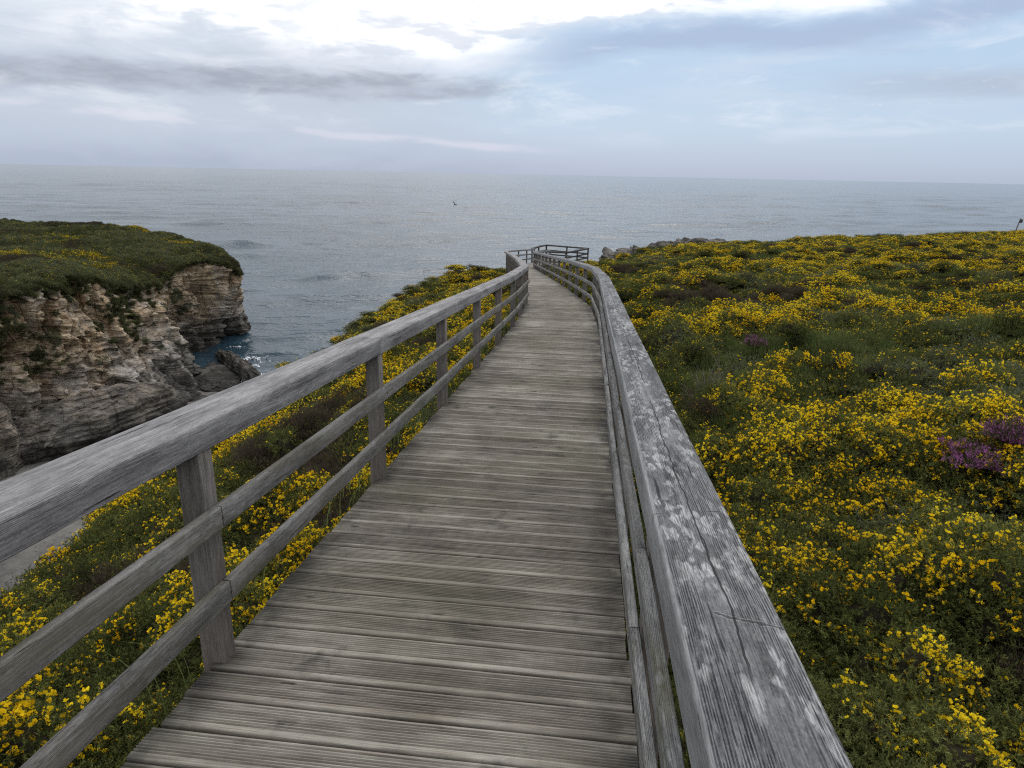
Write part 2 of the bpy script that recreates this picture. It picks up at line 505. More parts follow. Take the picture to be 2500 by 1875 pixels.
TOP_H, TOP_W, TOP_T = .95, .195, .102
STN = [1.975 + 2 * k for k in range(-3, 24)]          # posts every two metres
def post_mesh(s, side, below, top, seed):
    w = .088 if side < 0 else .10
    lat = side * (HW + .006 + w / 2) if side > 0 else -(HW - .044 + w / 2)
    base = walk(np.array(s + .05), lat, 0)
    h = np.interp(s, _s, _hd) + random.uniform(-.03, .03)
    A = Acc()
    P, per = profile(w, w, .008)
    rot = np.array([[math.cos(-h), -math.sin(-h)], [math.sin(-h), math.cos(-h)]])
    Q = (P - np.array([0, w/2])) @ rot.T
    zs = np.linspace(-below, top, 7)
    n = len(P); V, F, UV = [], [], []
    for z in zs:
        V.append(np.column_stack([base[0] + Q[:, 0], base[1] + Q[:, 1], np.full(n, base[2] + z)]))
    for i in range(len(zs) - 1):
        for j in range(n):
            k = (j + 1) % n
            F.append([i*n + j, i*n + k, (i+1)*n + k, (i+1)*n + j])
            UV += [(zs[i], per[j]), (zs[i], per[j+1]), (zs[i+1], per[j+1]), (zs[i+1], per[j])]
    F.append([(len(zs)-1)*n + j for j in range(n)]); UV += [(P[j][1], P[j][0]) for j in range(n)]
    A.add(np.concatenate(V), F, UV)
    return A.mesh('post', WOOD_POST)

def railing(side, label, top_mat, rail_mat, s_last):
    root = empty('railing', tuple(walk(np.array(0.0), side * (HW + .06), 0)))
    tag(root, label, 'railing', 'timber railings of the boardwalk')
    bpy.context.view_layer.update()
    inv = np.array(root.location)
    def part(name, acc_mesh):
        acc_mesh.vertices.foreach_get('co', buf := np.empty(len(acc_mesh.vertices) * 3, np.float32))
        buf = buf.reshape(-1, 3) - inv
        acc_mesh.vertices.foreach_set('co', buf.astype(np.float32).ravel()); acc_mesh.update()
        o = mobj(name, acc_mesh, root)
        return o
    sts = [s for s in STN if s <= s_last]
    for i, s in enumerate(sts):
        part('post', post_mesh(s, side, .75 if s < 42 else 2.4, TOP_H - TOP_T + .004, i))
    lat_top = side * (HW + (.05 if side < 0 else .046))
    lat_rail = HW - .012 if side > 0 else -(HW - .063)
    zm, zl = (.600, .288) if side > 0 else (.637, .335)
    prof_t = profile(TOP_W if side < 0 else .187, TOP_T, .015 if side < 0 else .008, .003 if side < 0 else .0015, 4)
    prof_r = profile(.034, .085, .007, 0, 3)
    # beams span two bays (four metres); the handrail breaks on other posts than the rails do
    def beams(name, lat, dz, prof, mat, first, gap, sm):
        k = first; c = 0
        while k < len(sts) - 1:
            e = min(k + 2, len(sts) - 1)
            st = list(sts[k:e+1]); st[0] += .05 + (gap if k else 0); st[-1] += .05 - gap
            pts, lats = station_path(st, lat, dz, 6 if st[0] < 14 else 2)
            V, F, UV = beam(pts, lats, prof, seed=c * 7 + int(lat * 100 + 500) + int(dz * 31), jit=.0018)
            A = Acc(); A.add(V, F, UV)
            me = A.mesh(name, mat, smooth=sm)
            me.set_sharp_from_angle(angle=math.radians(42))
            part(name, me)
            k = e; c += 1
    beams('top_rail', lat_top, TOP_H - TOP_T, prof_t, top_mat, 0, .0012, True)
    beams('middle_rail', lat_rail, zm - .085, prof_r, rail_mat, 1, .003, True)
    # screw heads where the nearer rails cross their posts
    for s in sts:
        if s > 12: break
        for zc in (zm, zl):
            c = walk(np.array(s + .05), lat_rail - side * .017, zc - .044); h = np.interp(s, _s, _hd)
            nv = -side * np.array([math.cos(h), -math.sin(h), 0.0]); tv = np.array([math.sin(h), math.cos(h), 0.0]); n_ = 8
            ring = lambda r, o: [c + nv * o + (tv * math.cos(2*math.pi*j/n_) + np.array([0, 0, 1.0]) * math.sin(2*math.pi*j/n_)) * r for j in range(n_)]
            V = np.array(ring(.0062, -.002) + ring(.0062, .0012) + ring(.003, .0006)); F = []
            for i in range(2): F += [[i*n_ + j, i*n_ + (j+1) % n_, (i+1)*n_ + (j+1) % n_, (i+1)*n_ + j] for j in range(n_)]
            F.append([2*n_ + j for j in range(n_)])
            A = Acc(); A.add(V, F, [(0, 0)] * sum(map(len, F))); part('screw', A.mesh('screw', RUST))
    beams('bottom_rail', lat_rail, zl - .085, prof_r, rail_mat, 1, .003, True)
    return root

railing(-1, 'smooth grey railing on the seaward side of the boardwalk, above the sandy cove', WOOD_TOP_L, WOOD_RAIL, S_END)
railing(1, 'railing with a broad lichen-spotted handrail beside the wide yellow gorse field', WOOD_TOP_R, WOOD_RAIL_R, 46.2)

# ------------------------------------------------------------------ deck
def board_profile(pitch=.15, gap=.0145):
    """cross-section of one grooved board along the walk (a, z): smooth rounded nose, seven machined grooves"""
    w = pitch - gap; P = []
    nose = .009
    for k in range(5):                       # near nose
        a = math.radians(180 - 90 * k / 4)
        P.append((nose + nose * math.cos(a), -nose + nose * math.sin(a) - .001))
    g0, g1, n = .025, w - .010, 8
    step = (g1 - g0) / n
    for k in range(n):
        c = g0 + step * (k + .5)
        hw = .0040
        P += [(c - hw - .0014, 0), (c - hw, -.0014), (c - hw * .6, -.009), (c + hw * .6, -.009), (c + hw, -.0014), (c + hw + .0014, 0)]
    for k in range(4):
        a = math.radians(90 - 90 * k / 3)
        P.append((w - nose * .5 + nose * .5 * math.cos(a), -nose * .5 + nose * .5 * math.sin(a) - .001))
    P.append((w, -.035)); P.append((0, -.035))
    return np.array(P)
BP = board_profile()
boardwalk = empty('boardwalk', tuple(walk(np.array(0.0), 0, 0)))
tag(boardwalk, 'long grey boardwalk of grooved planks running down towards the sea', 'boardwalk')
b0 = np.array(boardwalk.location)
A = Acc()
pitch = .15
nb = int((S_END + 3.0) / pitch)
rb = np.random.default_rng(5)
for b in range(nb):
    s0 = -3.0 + b * pitch
    dz = rb.normal(0, .0016); yaw = rb.normal(0, .0016); e0 = rb.normal(0, .005); e1 = rb.normal(0, .003)
    prof = BP if s0 < 24 else BP[[0, 2, 4, len(BP)-6, len(BP)-3, len(BP)-2, len(BP)-1]]
    n = len(prof); cols = 5; V = []
    cup = rb.normal(0, .0012, cols)
    for c in range(cols):
        t = c / (cols - 1)
        lat = -HW + e0 + (2 * HW + e1 - e0) * t
        ss = s0 + prof[:, 0] + (t - .5) * yaw * 2
        V.append(walk(ss, lat, 0.0) + np.column_stack([0*ss, 0*ss, prof[:, 1] + dz + cup[c]]))
    V = np.concatenate(V) - b0
    F, UV = [], []
    for c in range(cols - 1):
        ua, ub = 2*HW*c/(cols-1), 2*HW*(c+1)/(cols-1)
        for j in range(n):
            k = (j + 1) % n
            F.append([c*n + j, (c+1)*n + j, (c+1)*n + k, c*n + k][::-1])
            va, vb = b + prof[j, 0]/.15*.98 + .005, b + prof[k, 0]/.15*.98 + .005
            UV += [(ua, va), (ub, va), (ub, vb), (ua, vb)][::-1]
    F.append(list(range(n))); UV += [(0, b + prof[j, 0]/.15*.98) for j in range(n)]
    F.append([(cols-1)*n + j for j in range(n)][::-1]); UV += [(2*HW, b + prof[j, 0]/.15*.98) for j in range(n)][::-1]
    A.add(V, F, UV)
mobj('deck', A.mesh('deck', DECK), boardwalk)
for lat in (-.66, 0.0, .66):
    ss = np.arange(-3, S_END, .8)
    pts = walk(ss, lat, -.036 - .15)
    lats = np.array([rail_lat(s) for s in ss])
    V, F, UV = beam(pts - b0, lats, profile(.06, .15, .006))
    A = Acc(); A.add(V, F, UV); mobj('joist', A.mesh('joist', WOOD_DARK), boardwalk)

# ------------------------------------------------------------------ lie of the land
SKY_T = np.array([-.3, .09, .11, .157, .204, .287, .353, .44, .558, .675, .733, .85, 1.3])
SKY_R = np.array([-.130, -.127, -.1245, -.1105, -.1010, -.0912, -.0905, -.0827, -.0763, -.0694, -.0668, -.062, -.05])
SKY_Y = np.array([42, 42, 42, 50, 58, 66, 69, 72, 76, 79, 80, 80, 80.])
ED_Y = np.array([-12, 0, 5, 7.2, 12.7, 20, 25, 30, 35.5, 39, 42, 46, 52])
ED_X = np.array([-4.5, -4.3, -4.2, -4.75, -5.5, -6.3, -6.5, -6.1, -5.4, -4.1, -2.2, -.6, .4])
ED_Z = np.array([-3.25, -3.40, -3.73, -4.14, -4.7, -5.5, -5.98, -6.0, -5.95, -5.6, -5.3, -6.4, -8.5])

def cover_top(x, y):
    """height (about the eye) of the top of the ground cover"""
    xc = np.interp(y, _y, _x); zd = np.interp(y, _y, _z)
    dl = (xc - HW) - x; dr = x - (xc + HW)
    t = x / np.maximum(y, 3.0)
    # right-hand field, up to a crest whose height follows the skyline
    r = np.interp(t, SKY_T, SKY_R); yc = np.interp(t, SKY_T, SKY_Y)
    zc = r * yc
    f = np.clip(y / yc, 0, 1)
    near = -2.0 + .02 * np.clip(x, 0, 12)
    zf = near + (zc - near) * f
    zf = zf - np.clip(y - yc, 0, 60) * .34
    zf = zf - np.clip(-y, 0, 20) * -.05
    zr = (zd - .42) + (zf - (zd - .42)) * sstep(0.0, 1.4, dr)
    # left-hand slope down to the cliff edge
    xe = np.interp(y, ED_Y, ED_X) + .35 * vnoise(y * .45, 3.3)
    ze = np.interp(y, ED_Y, ED_Z)
    wl = np.clip(dl / np.maximum((xc - HW) - xe, .3), 0, 1)
    z0 = zd - .34
    zl = z0 + (ze - z0) * (wl ** 1.15)
    zl = zl - np.clip(xe - x, 0, 40) * 3.2
    z = np.where(dr > 0, zr, np.where(dl > 0, zl, zd - .42))
    # under and beyond the platform the ground falls away
    fall = np.clip(y - 42.5, 0, 30) * .42 * sstep(9.5, 4.5, x)
    z = z - fall
    mound = .22 * fbm(x * .5, y * .5, 2.0, 3) +   .32 * fbm(x * 1.5, y * 1.5, 5.0, 2)
    keep = sstep(.1, 1.0, np.maximum(dl, dr))
    far = sstep(2, 30, y)
    z = z + mound * keep * (1 + .5 * far)
    return np.maximum(z, SEA - .4), dl, dr, xe

def grid_mesh(name, xs, ys, fz, mat):
    X, Y = np.meshgrid(xs, ys)
    Z = fz(X, Y)
    V = np.column_stack([X.ravel(), Y.ravel(), Z.ravel() + CZ])
    nx, ny = len(xs), len(ys)
    i = np.arange((ny-1)*nx).reshape(ny-1, nx)[:, :-1].ravel()
    F = np.column_stack([i, i+1, i+1+nx, i+nx])
    return mesh_np(name, V, F, (mat,), smooth=True)

xs = np.concatenate([np.arange(-22, -8, 1.0), np.arange(-8, 6, .25), np.arange(6, 30, .6), np.arange(30, 112, 1.5)])
ys = np.concatenate([np.arange(-14, 55, .4), np.arange(55, 150, 1.5)])
ground = mobj('ground', grid_mesh('ground', xs, ys, lambda X, Y: cover_top(X, Y)[0] - .30, SOIL))
tag(ground, kind='structure')

# sea and beach
def sea_mesh():
    ys_ = np.concatenate([[-400, 5], np.exp(np.arange(math.log(30), math.log(3200), .0062)), [4000, 6000, 10000, 18000, 40000]])
    ts_ = np.concatenate([[-6, -2.2], np.arange(-1.05, 1.0501, .0032), [2.2, 6]])
    T, Y = np.meshgrid(ts_, ys_)
    X = T * np.maximum(Y, 60)
    a = .17
    xr = X * math.cos(a) + Y * math.sin(a); yr = Y * math.cos(a) - X * math.sin(a)
    step = np.maximum(Y, 30) * .0062
    Z = 0 * X
    for wl, amp, sx, sd in ((95, .9, .35, 1), (42, .65, .36, 2), (19, .66, .38, 3), (9.5, .52, .42, 4), (5.0, .34, .45, 5), (2.6, .15, .5, 6)):
        k = 1.0 / wl
        nz = vnoise(xr * k * sx + 3.1 * sd, yr * k + 7.7 * sd, sd * 3.3) * .7 + vnoise(xr * k * sx * 1.7 + 1.1 * sd, yr * k * 1.6, sd * 5.3) * .4
        nz = np.where(nz > 0, nz ** 1.0 * (1 + .6 * nz), nz * .8)
        grp = .55 + .75 * (vnoise(xr * k * .13, yr * k * .2, sd * 9.0) * .5 + .5)
        Z += 1.25 * amp * nz * grp * sstep(wl * .62, wl * .25, step)
    Z *= sstep(3200, 1800, Y) * sstep(20, 30, Y)
    ny, nx = X.shape
    V = np.column_stack([X.ravel(), Y.ravel(), Z.ravel()])
    i = np.arange((ny-1)*nx).reshape(ny-1, nx)[:, :-1].ravel()
    return mesh_np('sea', V, np.column_stack([i, i+1, i+1+nx, i+nx]), (SEAMAT,), smooth=True)
tag(mobj('sea', sea_mesh()), kind='structure')
def beach_z(X, Y):
    shore = 80 + 2.0 * vnoise(X * .12, 5.0) - .7 * (X + 38)          # the waterline
    return SEA + np.clip((shore - Y) * .045, -1.5, 2.0) + .10 * fbm(X * .4, Y * .4, 1.0, 3)
tag(mobj('beach', grid_mesh('beach', np.arange(-75, -4, 1.0), np.arange(8, 96, 1.0), beach_z, SAND)), kind='structure')

# ------------------------------------------------------------------ headland across the cove
TX = np.array([(-66, 34, -9.9), (-50, 41, -9.7), (-43.0, 47.5, -9.7), (-40.6, 52, -9.7), (-39.9, 57, -9.9), (-40.3, 62, -9.7), (-40.6, 66, -10.8), (-41.2, 71, -11.9),
               (-42.0, 76, -12.9), (-42.4, 81, -13.2), (-41.6, 85, -11.6), (-40.6, 89, -11.5), (-39.4, 92.4, -12.4), (-38.9, 94.6, -13.8),
               (-39.6, 97.5, -13.4), (-42, 100, -12.0), (-46, 102.5, -10.8), (-52, 105, -10.0), (-60, 108, -9.3), (-70, 111, -9.0), (-83, 114, -9.0), (-105, 118, -8.6)])
BX = np.array([(-62, 33), (-47, 38.5), (-40.5, 45), (-38.6, 51), (-36.6, 57), (-34.2, 62), (-32.8, 66), (-33.4, 70.5), (-35.6, 75), (-38.6, 80.5), (-40.4, 85.5), (-40.0, 89.5), (-39.6, 92),
               (-39.4, 95), (-39.8, 99), (-41, 102), (-46, 105), (-52, 108), (-60, 111), (-70, 114), (-83, 117), (-105, 121)])
SP = np.array([(-90, 52, -9.0), (-78, 60, -9.0), (-70, 66, -9.2), (-66, 69, -9.3), (-62, 72, -9.5), (-60, 75, -9.6), (-58, 78, -9.8), (-56, 81, -10.0),
               (-54, 84, -10.2), (-52, 87, -10.6), (-50, 89, -10.9), (-48, 91, -11.2), (-46, 93, -11.8), (-45, 94.5, -12.2),
               (-46, 93, -11.8), (-48, 91, -11.2), (-50, 89, -10.9), (-53, 85.5, -10.4), (-57, 79.5, -9.9), (-64, 70.5, -9.4), (-72, 64.5, -9.1), (-90, 52, -9.0)])
def resample(P, n):
    d = np.concatenate(([0], np.cumsum(np.linalg.norm(np.diff(BX, axis=0), axis=1))))
    q = np.linspace(0, d[-1], n)
    # smooth (Catmull-like) by interpolating then blurring a little
    R = np.column_stack([np.interp(q, d, P[:, k]) for k in range(P.shape[1])])
    ker = np.array([1, 2, 3, 2, 1.]); ker /= ker.sum()
    for _ in range(3):
        Rp = np.vstack([R[:1]]*2 + [R] + [R[-1:]]*2)
        R = np.column_stack([np.convolve(Rp[:, k], ker, 'valid') for k in range(R.shape[1])])
    return R
NU, NV = 640, 150
Tn, Bn, Sn = resample(TX, NU), resample(BX, NU), resample(SP, NU)
_q = np.arange(NU) * (420.0 / NU)
Tn[:, 2] += .55 * fbm(_q * .10, 3.0, 1.0, 4) + .25 * fbm(_q * .5, 9.0, 1.0, 2)          # ragged, slumped turf edge
Tn[:, 0] += 1.3 * fbm(_q * .085, 5.0, 2.0, 4)
tang = np.gradient(Bn, axis=0); tang /= np.linalg.norm(tang, axis=1)[:, None]
nout = np.column_stack([tang[:, 1], -tang[:, 0]])          # outward (towards the sea)
def wall_xyz(U, Vv):
    """U index 0..NU-1 (float), Vv 0 top .. 1 base"""
    iu = np.clip(U, 0, NU - 1.001)
    lerp = lambda A_: np.stack([np.interp(iu, np.arange(NU), A_[:, k]) for k in range(A_.shape[1])], -1)
    T, B, N = lerp(Tn), lerp(Bn), lerp(nout)
    z = T[..., 2] + (SEA - .8 - T[..., 2]) * Vv
    bulge = Vv ** 1.5
    xy = T[..., :2] + (B - T[..., :2]) * bulge[..., None]
    x, y = xy[..., 0], xy[..., 1]
    # tilted, folded beds
    zz = z + x * .05 + y * .025 + 1.8 * fbm(x * .11, y * .11, z * .11, 2)
    beds = vnoise(zz * 1.5, x * .06, y * .06) * .55 + vnoise(zz * 4.2, x * .15, y * .15) * .26 + vnoise(zz * 10.0, x * .3, y * .3) * .10
    along = iu * .21
    gul = np.abs(fbm(along * .23, z * .05, 2.0, 3))           # vertical gullies and joints
    def blocks(w, h, sd):
        row = np.floor(zz / h)
        off = _h(row.astype(int), row.astype(int) * 0 + sd, row.astype(int) * 0)
        colm = np.floor(along / w + off * 3 + .25 * vnoise(zz * .8, along, sd))
        return _h(colm.astype(int), row.astype(int), row.astype(int) * 0 + sd) - .5
    d = beds * .5 + 1.4 * fbm(x * .22, y * .22, z * .16, 4) - 1.9 * sstep(.16, 0.0, gul) + .25 * fbm(x * 1.3, y * 1.3, z * 1.3, 3)
    d = d + .95 * blocks(2.6, 1.7, 1) + .55 * blocks(1.1, .62, 2) + .22 * blocks(.5, .3, 3)
    # the cave by the tip
    cave = np.exp(-((y - 83.2) / 2.6) ** 2) * sstep(-15.8, -18.5, z)
    cave2 = np.exp(-((y - 91.2) / 2.2) ** 2) * sstep(-19.0, -21.5, z) * .6
    cleft = np.exp(-((y - 50.2) / .9) ** 2) * sstep(-13.0, -17.0, z) * .9
    d = d - 4.2 * cave - 3.0 * cave2 - 3.5 * cleft
    d = d * sstep(0.0, .07, Vv)
    # turf lip hanging over the top
    return np.stack([x + N[..., 0] * d, y + N[..., 1] * d, z + .25 * beds * sstep(0, .1, Vv)], -1)
def head_top(U, Wv):
    iu = np.clip(U, 0, NU - 1.001)
    lerp = lambda A_: np.stack([np.interp(iu, np.arange(NU), A_[:, k]) for k in range(A_.shape[1])], -1)
    T, Sp = lerp(Tn), lerp(Sn)
    P = T + (Sp - T) * Wv[..., None]
    e = np.minimum(Wv * 6, 1)
    z = T[..., 2] + (Sp[..., 2] - T[..., 2]) * (Wv ** .8)
    z = z + (.7 * fbm(P[..., 0] * .16, P[..., 1] * .16, 1.0, 3) + .3 * fbm(P[..., 0] * .6, P[..., 1] * .6, 1.0, 3)) * e
    return np.stack([P[..., 0], P[..., 1], z], -1)
U, Vv = np.meshgrid(np.arange(NU, dtype=float), np.linspace(0, 1, NV))
Wl = wall_xyz(U, Vv).reshape(-1, 3)
NW = 22
U2, W2 = np.meshgrid(np.arange(NU, dtype=float), np.linspace(0, 1, NW))
Tp = head_top(U2, W2).reshape(-1, 3)
Vall = np.vstack([Wl, Tp]) + np.array([0, 0, CZ])
i = np.arange((NV-1)*NU).reshape(NV-1, NU)[:, :-1].ravel()
F1 = np.column_stack([i, i+NU, i+1+NU, i+1])
i = np.arange((NW-1)*NU).reshape(NW-1, NU)[:, :-1].ravel() + NV*NU
F2 = np.column_stack([i, i+1, i+1+NU, i+NU])
FF = np.vstack([F1, F2])
hl = mobj('headland', mesh_np('headland', Vall, FF, (ROCK, SOIL), midx=np.concatenate([np.zeros(len(F1)), np.ones(len(F2))]), smooth=False))
tag(hl, kind='structure')

# ------------------------------------------------------------------ free-standing rocks
def rock(name, centre, size, rot, seed, mat, label, cat, beds=.10, rough=.16, n=64, flat=1.0, group=None):
    """layered boulder: a super-ellipsoid cut by tilted beds"""
    th, ph = np.meshgrid(np.linspace(0, 2*np.pi, n*2, endpoint=False), np.linspace(-np.pi/2, np.pi/2, n))
    sg = lambda a, p: np.sign(a) * np.abs(a) ** p
    x = sg(np.cos(ph), .75) * sg(np.cos(th), .8); y = sg(np.cos(ph), .75) * sg(np.sin(th), .8); z = sg(np.sin(ph), .8)
    P = np.stack([x, y, z], -1)
    d = 1 + rough * fbm(x*1.7 + seed, y*1.7, z*1.7, 4) + rough * .5 * fbm(x*5 + seed, y*5, z*5, 3)
    X = P * d[..., None] * np.array(size)
    zz = X[..., 2] + .08 * X[..., 0] + .5 * fbm(X[..., 0]*.25 + seed, X[..., 1]*.25, 0, 2)
    bd = vnoise(zz * 2.1, seed, X[..., 0]*.12) * .6 + vnoise(zz * 5.5, seed + 3, X[..., 0]*.3) * .35
    ang = th * 2.2 * max(size[0], size[1]) / 2.0
    for w_, h_, a_k in ((1.5, .95, .5), (.6, .4, .28)):
        row = np.floor(zz / h_).astype(int); o_ = _h(row, row * 0 + int(seed), row * 0)
        bd = bd + a_k * (_h(np.floor(ang / w_ + o_ * 3).astype(int), row, row * 0 + int(seed * 3)) - .5)
    rad = np.stack([P[..., 0], P[..., 1], 0*P[..., 2]], -1)
    X = X + rad * (bd * beds * max(size))[..., None]
    c, s = math.cos(rot), math.sin(rot)
    X = np.stack([X[..., 0]*c - X[..., 1]*s, X[..., 0]*s + X[..., 1]*c, X[..., 2]], -1)
    V = X.reshape(-1, 3)
    i = np.arange((n-1)*2*n).reshape(n-1, 2*n)
    j = np.roll(i, -1, 1)
    F = np.column_stack([i.ravel(), j.ravel(), (j + 2*n).ravel(), (i + 2*n).ravel()])
    o = mobj(name, mesh_np(name, V, F, (mat,), smooth=False))
    o.location = (centre[0], centre[1], centre[2] + CZ)
    tag(o, label, cat, group)
    return o
rock('rock_outcrop', (-36.6, 56.0, -23.4), (2.9, 8.4, 4.3), -.42, 3.1, ROCK_LOW, 'big rounded outcrop of layered grey rock at the foot of the cliff', 'rock', .05, n=150)
rock('rock_outcrop', (-40.6, 47.2, -21.6), (2.8, 3.0, 5.2), .3, 8.4, ROCK_LOW, 'tan layered rock shoulder beside the dark cleft in the cliff', 'rock', .05)
rock('rock_ridge', (-33.6, 79.6, -24.1), (.95, 8.8, 2.0), .66, 5.7, ROCK_LOW, 'long low dark rock ridge running from the cliff cave into the water', 'rock', .05, .25)
rock('rock_slab', (-35.4, 77.0, -24.2), (3.0, 6.2, 1.0), .5, 1.7, ROCK_LOW, 'flat wet rock slab lying below the dark ridge', 'rock', .03, .2)
# grey shore rocks showing over the crest of the field
for k, (cx, cy, cz, sx, sy, sz, rt, lab) in enumerate([
        (11.4, 64.0, -9.35, 2.9, 3.0, 2.3, .3, 'jagged grey shore rock just right of the viewing platform'),
        (14.2, 68.0, -8.7, 3.6, 3.0, 2.1, .1, 'grey slabby shore rock in the middle of the rocks behind the field'),
        (18.4, 72.0, -8.25, 4.0, 3.0, 1.9, -.2, 'low brownish shore rock rising behind the crest of the field')]):
    rock('shore_rock', (cx, cy, cz), (sx, sy, sz), rt, 20.3 + k * 7.7, ROCK_SHORE, lab, 'rock', .10, .55, 56, group='shore rocks beyond the gorse field')

def sea_foam():
    rng = np.random.default_rng(44); V, F = [], []
    spots = [(-31.4, 77.0, 2.2, 60), (-30.2, 75.0, 1.6, 40), (-34.2, 84.5, 2.0, 40), (-38.3, 94.5, 1.0, 40), (-38.2, 90.5, 1.0, 40), (-33.0, 80.5, 1.8, 40), (-28, 72, 2.0, 30)]
    for cx, cy, r, k in spots:
        for _ in range(k):
            a = rng.uniform(0, 6.28); q = abs(rng.normal(0, r * .6)); x = cx + q * math.cos(a); y = cy + q * math.sin(a)
            n0 = len(V); m = 7; sx = rng.uniform(.05, .32); sy = sx * rng.uniform(.3, .8)
            for j in range(m):
                t = 2 * math.pi * j / m; w = rng.uniform(.5, 1.3)
                V.append((x + sx * w * math.cos(t), y + sy * w * math.sin(t), .30 + rng.uniform(0, .25)))
            F.append(list(range(n0, n0 + m)))
    o = mobj('sea_foam', mesh_np('sea_foam', V, F, (foam_mat(),)))
    tag(o, 'broken white foam washing round the rocks below the headland', 'foam', kind='stuff')
sea_foam()

# ------------------------------------------------------------------ ground-cover clumps (sources for the stuff objects)
def blades(n, R, H, L, W, rng, up=.35, inner=.55, jit=.55, bump=.42, seed=0.0, per=1):
    """n thin leaves over a bumpy dome, in sprigs of per leaves round a shoot; returns V, F (triangles), tips, normals"""
    ns = max(1, n // per)
    d = rng.normal(size=(ns, 3)); d[:, 2] = np.abs(d[:, 2]) * .9 + .02
    d /= np.linalg.norm(d, axis=1)[:, None]
    rr = (1 + bump * fbm(d[:, 0]*3.1 + seed, d[:, 1]*3.1, d[:, 2]*3.1, 3) * 1.6) * (inner + (1 - inner) * rng.random(ns) ** .5)
    P = d * np.array([R, R, H]) * rr[:, None]
    N = d / np.array([R, R, H]); N /= np.linalg.norm(N, axis=1)[:, None]
    A_ = N + rng.normal(0, jit, (ns, 3)) * .8; A_[:, 2] += up; A_ /= np.linalg.norm(A_, axis=1)[:, None]
    tips, norms = P + A_ * L * .9, N
    # leaves climb the shoot and splay out from it
    P = np.repeat(P, per, 0); A_ = np.repeat(A_, per, 0)
    m = len(P)
    if per > 1:
        P = P + A_ * (rng.uniform(-.6, .9, m) * L)[:, None]
        D = A_ * .75 + rng.normal(0, .62, (m, 3))
    else:
        D = A_.copy()
    D /= np.linalg.norm(D, axis=1)[:, None]
    Sd = np.cross(D, rng.normal(size=(m, 3))); Sd /= np.linalg.norm(Sd, axis=1)[:, None]
    l = L * rng.uniform(.55, 1.25, m)[:, None]; w = W * rng.uniform(.7, 1.3, m)[:, None]
    V = np.stack([P - Sd*w*.5, P + Sd*w*.5, P + D*l], 1).reshape(-1, 3)
    return V, np.arange(3*m).reshape(-1, 3), tips, norms

def flowers(P, N, r, rng):
    """pea-flower shaped blossoms: a bent standard petal and two folded wings each"""
    n = len(P)
    D = N + rng.normal(0, .5, (n, 3)); D[:, 2] += .3; D /= np.linalg.norm(D, axis=1)[:, None]
    A_ = np.cross(D, rng.normal(size=(n, 3))); A_ /= np.linalg.norm(A_, axis=1)[:, None]
    B_ = np.cross(D, A_)
    s = r * rng.uniform(.7, 1.3, n)[:, None]
    q = lambda a, b, c: P + (A_*a + B_*b + D*c) * s
    V = np.stack([q(0, 0, -.2), q(1.0, -.15, .35), q(.75, .35, 1.0), q(-.75, .35, 1.0), q(-1.0, -.15, .35), q(0, .55, .55),
                  q(.45, -.9, .55), q(-.45, -.9, .55), q(0, -.5, 1.0)], 1)
    F = []
    base = np.arange(n)[:, None] * 9
    for t in ((0, 1, 5), (1, 2, 5), (2, 3, 5), (3, 4, 5), (4, 0, 5), (0, 6, 8), (0, 8, 7)):
        F.append(base + np.array(t))
    return V.reshape(-1, 3), np.concatenate(F)

def core(R, H, seed, n=10):
    th, ph = np.meshgrid(np.linspace(0, 2*np.pi, n, endpoint=False), np.linspace(-.1, np.pi/2, 6))
    d = np.stack([np.cos(ph)*np.cos(th), np.cos(ph)*np.sin(th), np.sin(ph)], -1)
    rr = 1 + .67 * fbm(d[..., 0]*3.1 + seed, d[..., 1]*3.1, d[..., 2]*3.1, 3)
    V = (d * np.array([R, R, H]) * rr[..., None] * .52).reshape(-1, 3)
    i = np.arange(5*n).reshape(5, n); j = np.roll(i, -1, 1)
    q = np.stack([i, j, j+n, i+n], -1).reshape(-1, 4)
    return V, np.vstack([q[:, :3], q[:, [0, 2, 3]]])

def clump(name, seed, parts, fl=None, core_mat=TWIG, R=.32, H=.26):
    """parts: (material, n, L, W, kwargs); fl: (n, radius, patchiness, material)"""
    rng = np.random.default_rng(seed)
    Vs, Fs, Mi, mats = [], [], [], []
    n0 = 0
    def put(V, F, mat):
        nonlocal n0
        if mat not in mats: mats.append(mat)
        Vs.append(V); Fs.append(F + n0); Mi.append(np.full(len(F), mats.index(mat))); n0 += len(V)
    V, F = core(R, H, seed*1.37); put(V, F, core_mat)
    tips = None
    for mat, n, L, W, kw in parts:
        V, F, T, N = blades(n, R, H, L, W, rng, seed=seed*1.37, **kw); put(V, F, mat)
        if tips is None: tips = (T, N)
    if fl:
        n, r, patchy, fm = fl
        T, N = tips
        nn = fbm(T[:, 0]*5 + seed, T[:, 1]*5, T[:, 2]*5, 2)
        score = patchy * nn + rng.normal(0, .25, len(T)) + N[:, 2] * .55 + np.linalg.norm(T, axis=1) * 1.2
        per = 3 if n > 30 else 2
        pick = np.repeat(np.argsort(-score)[:n // per], per)
        V, F = flowers(T[pick] + rng.normal(0, .011, (len(pick), 3)), N[pick], r, rng); put(V, F, fm)
    me = mesh_np(name, np.vstack(Vs), np.vstack(Fs), mats, np.concatenate(Mi))
    return bpy.data.objects.new(name, me)          # never linked: only read by the scatter nodes

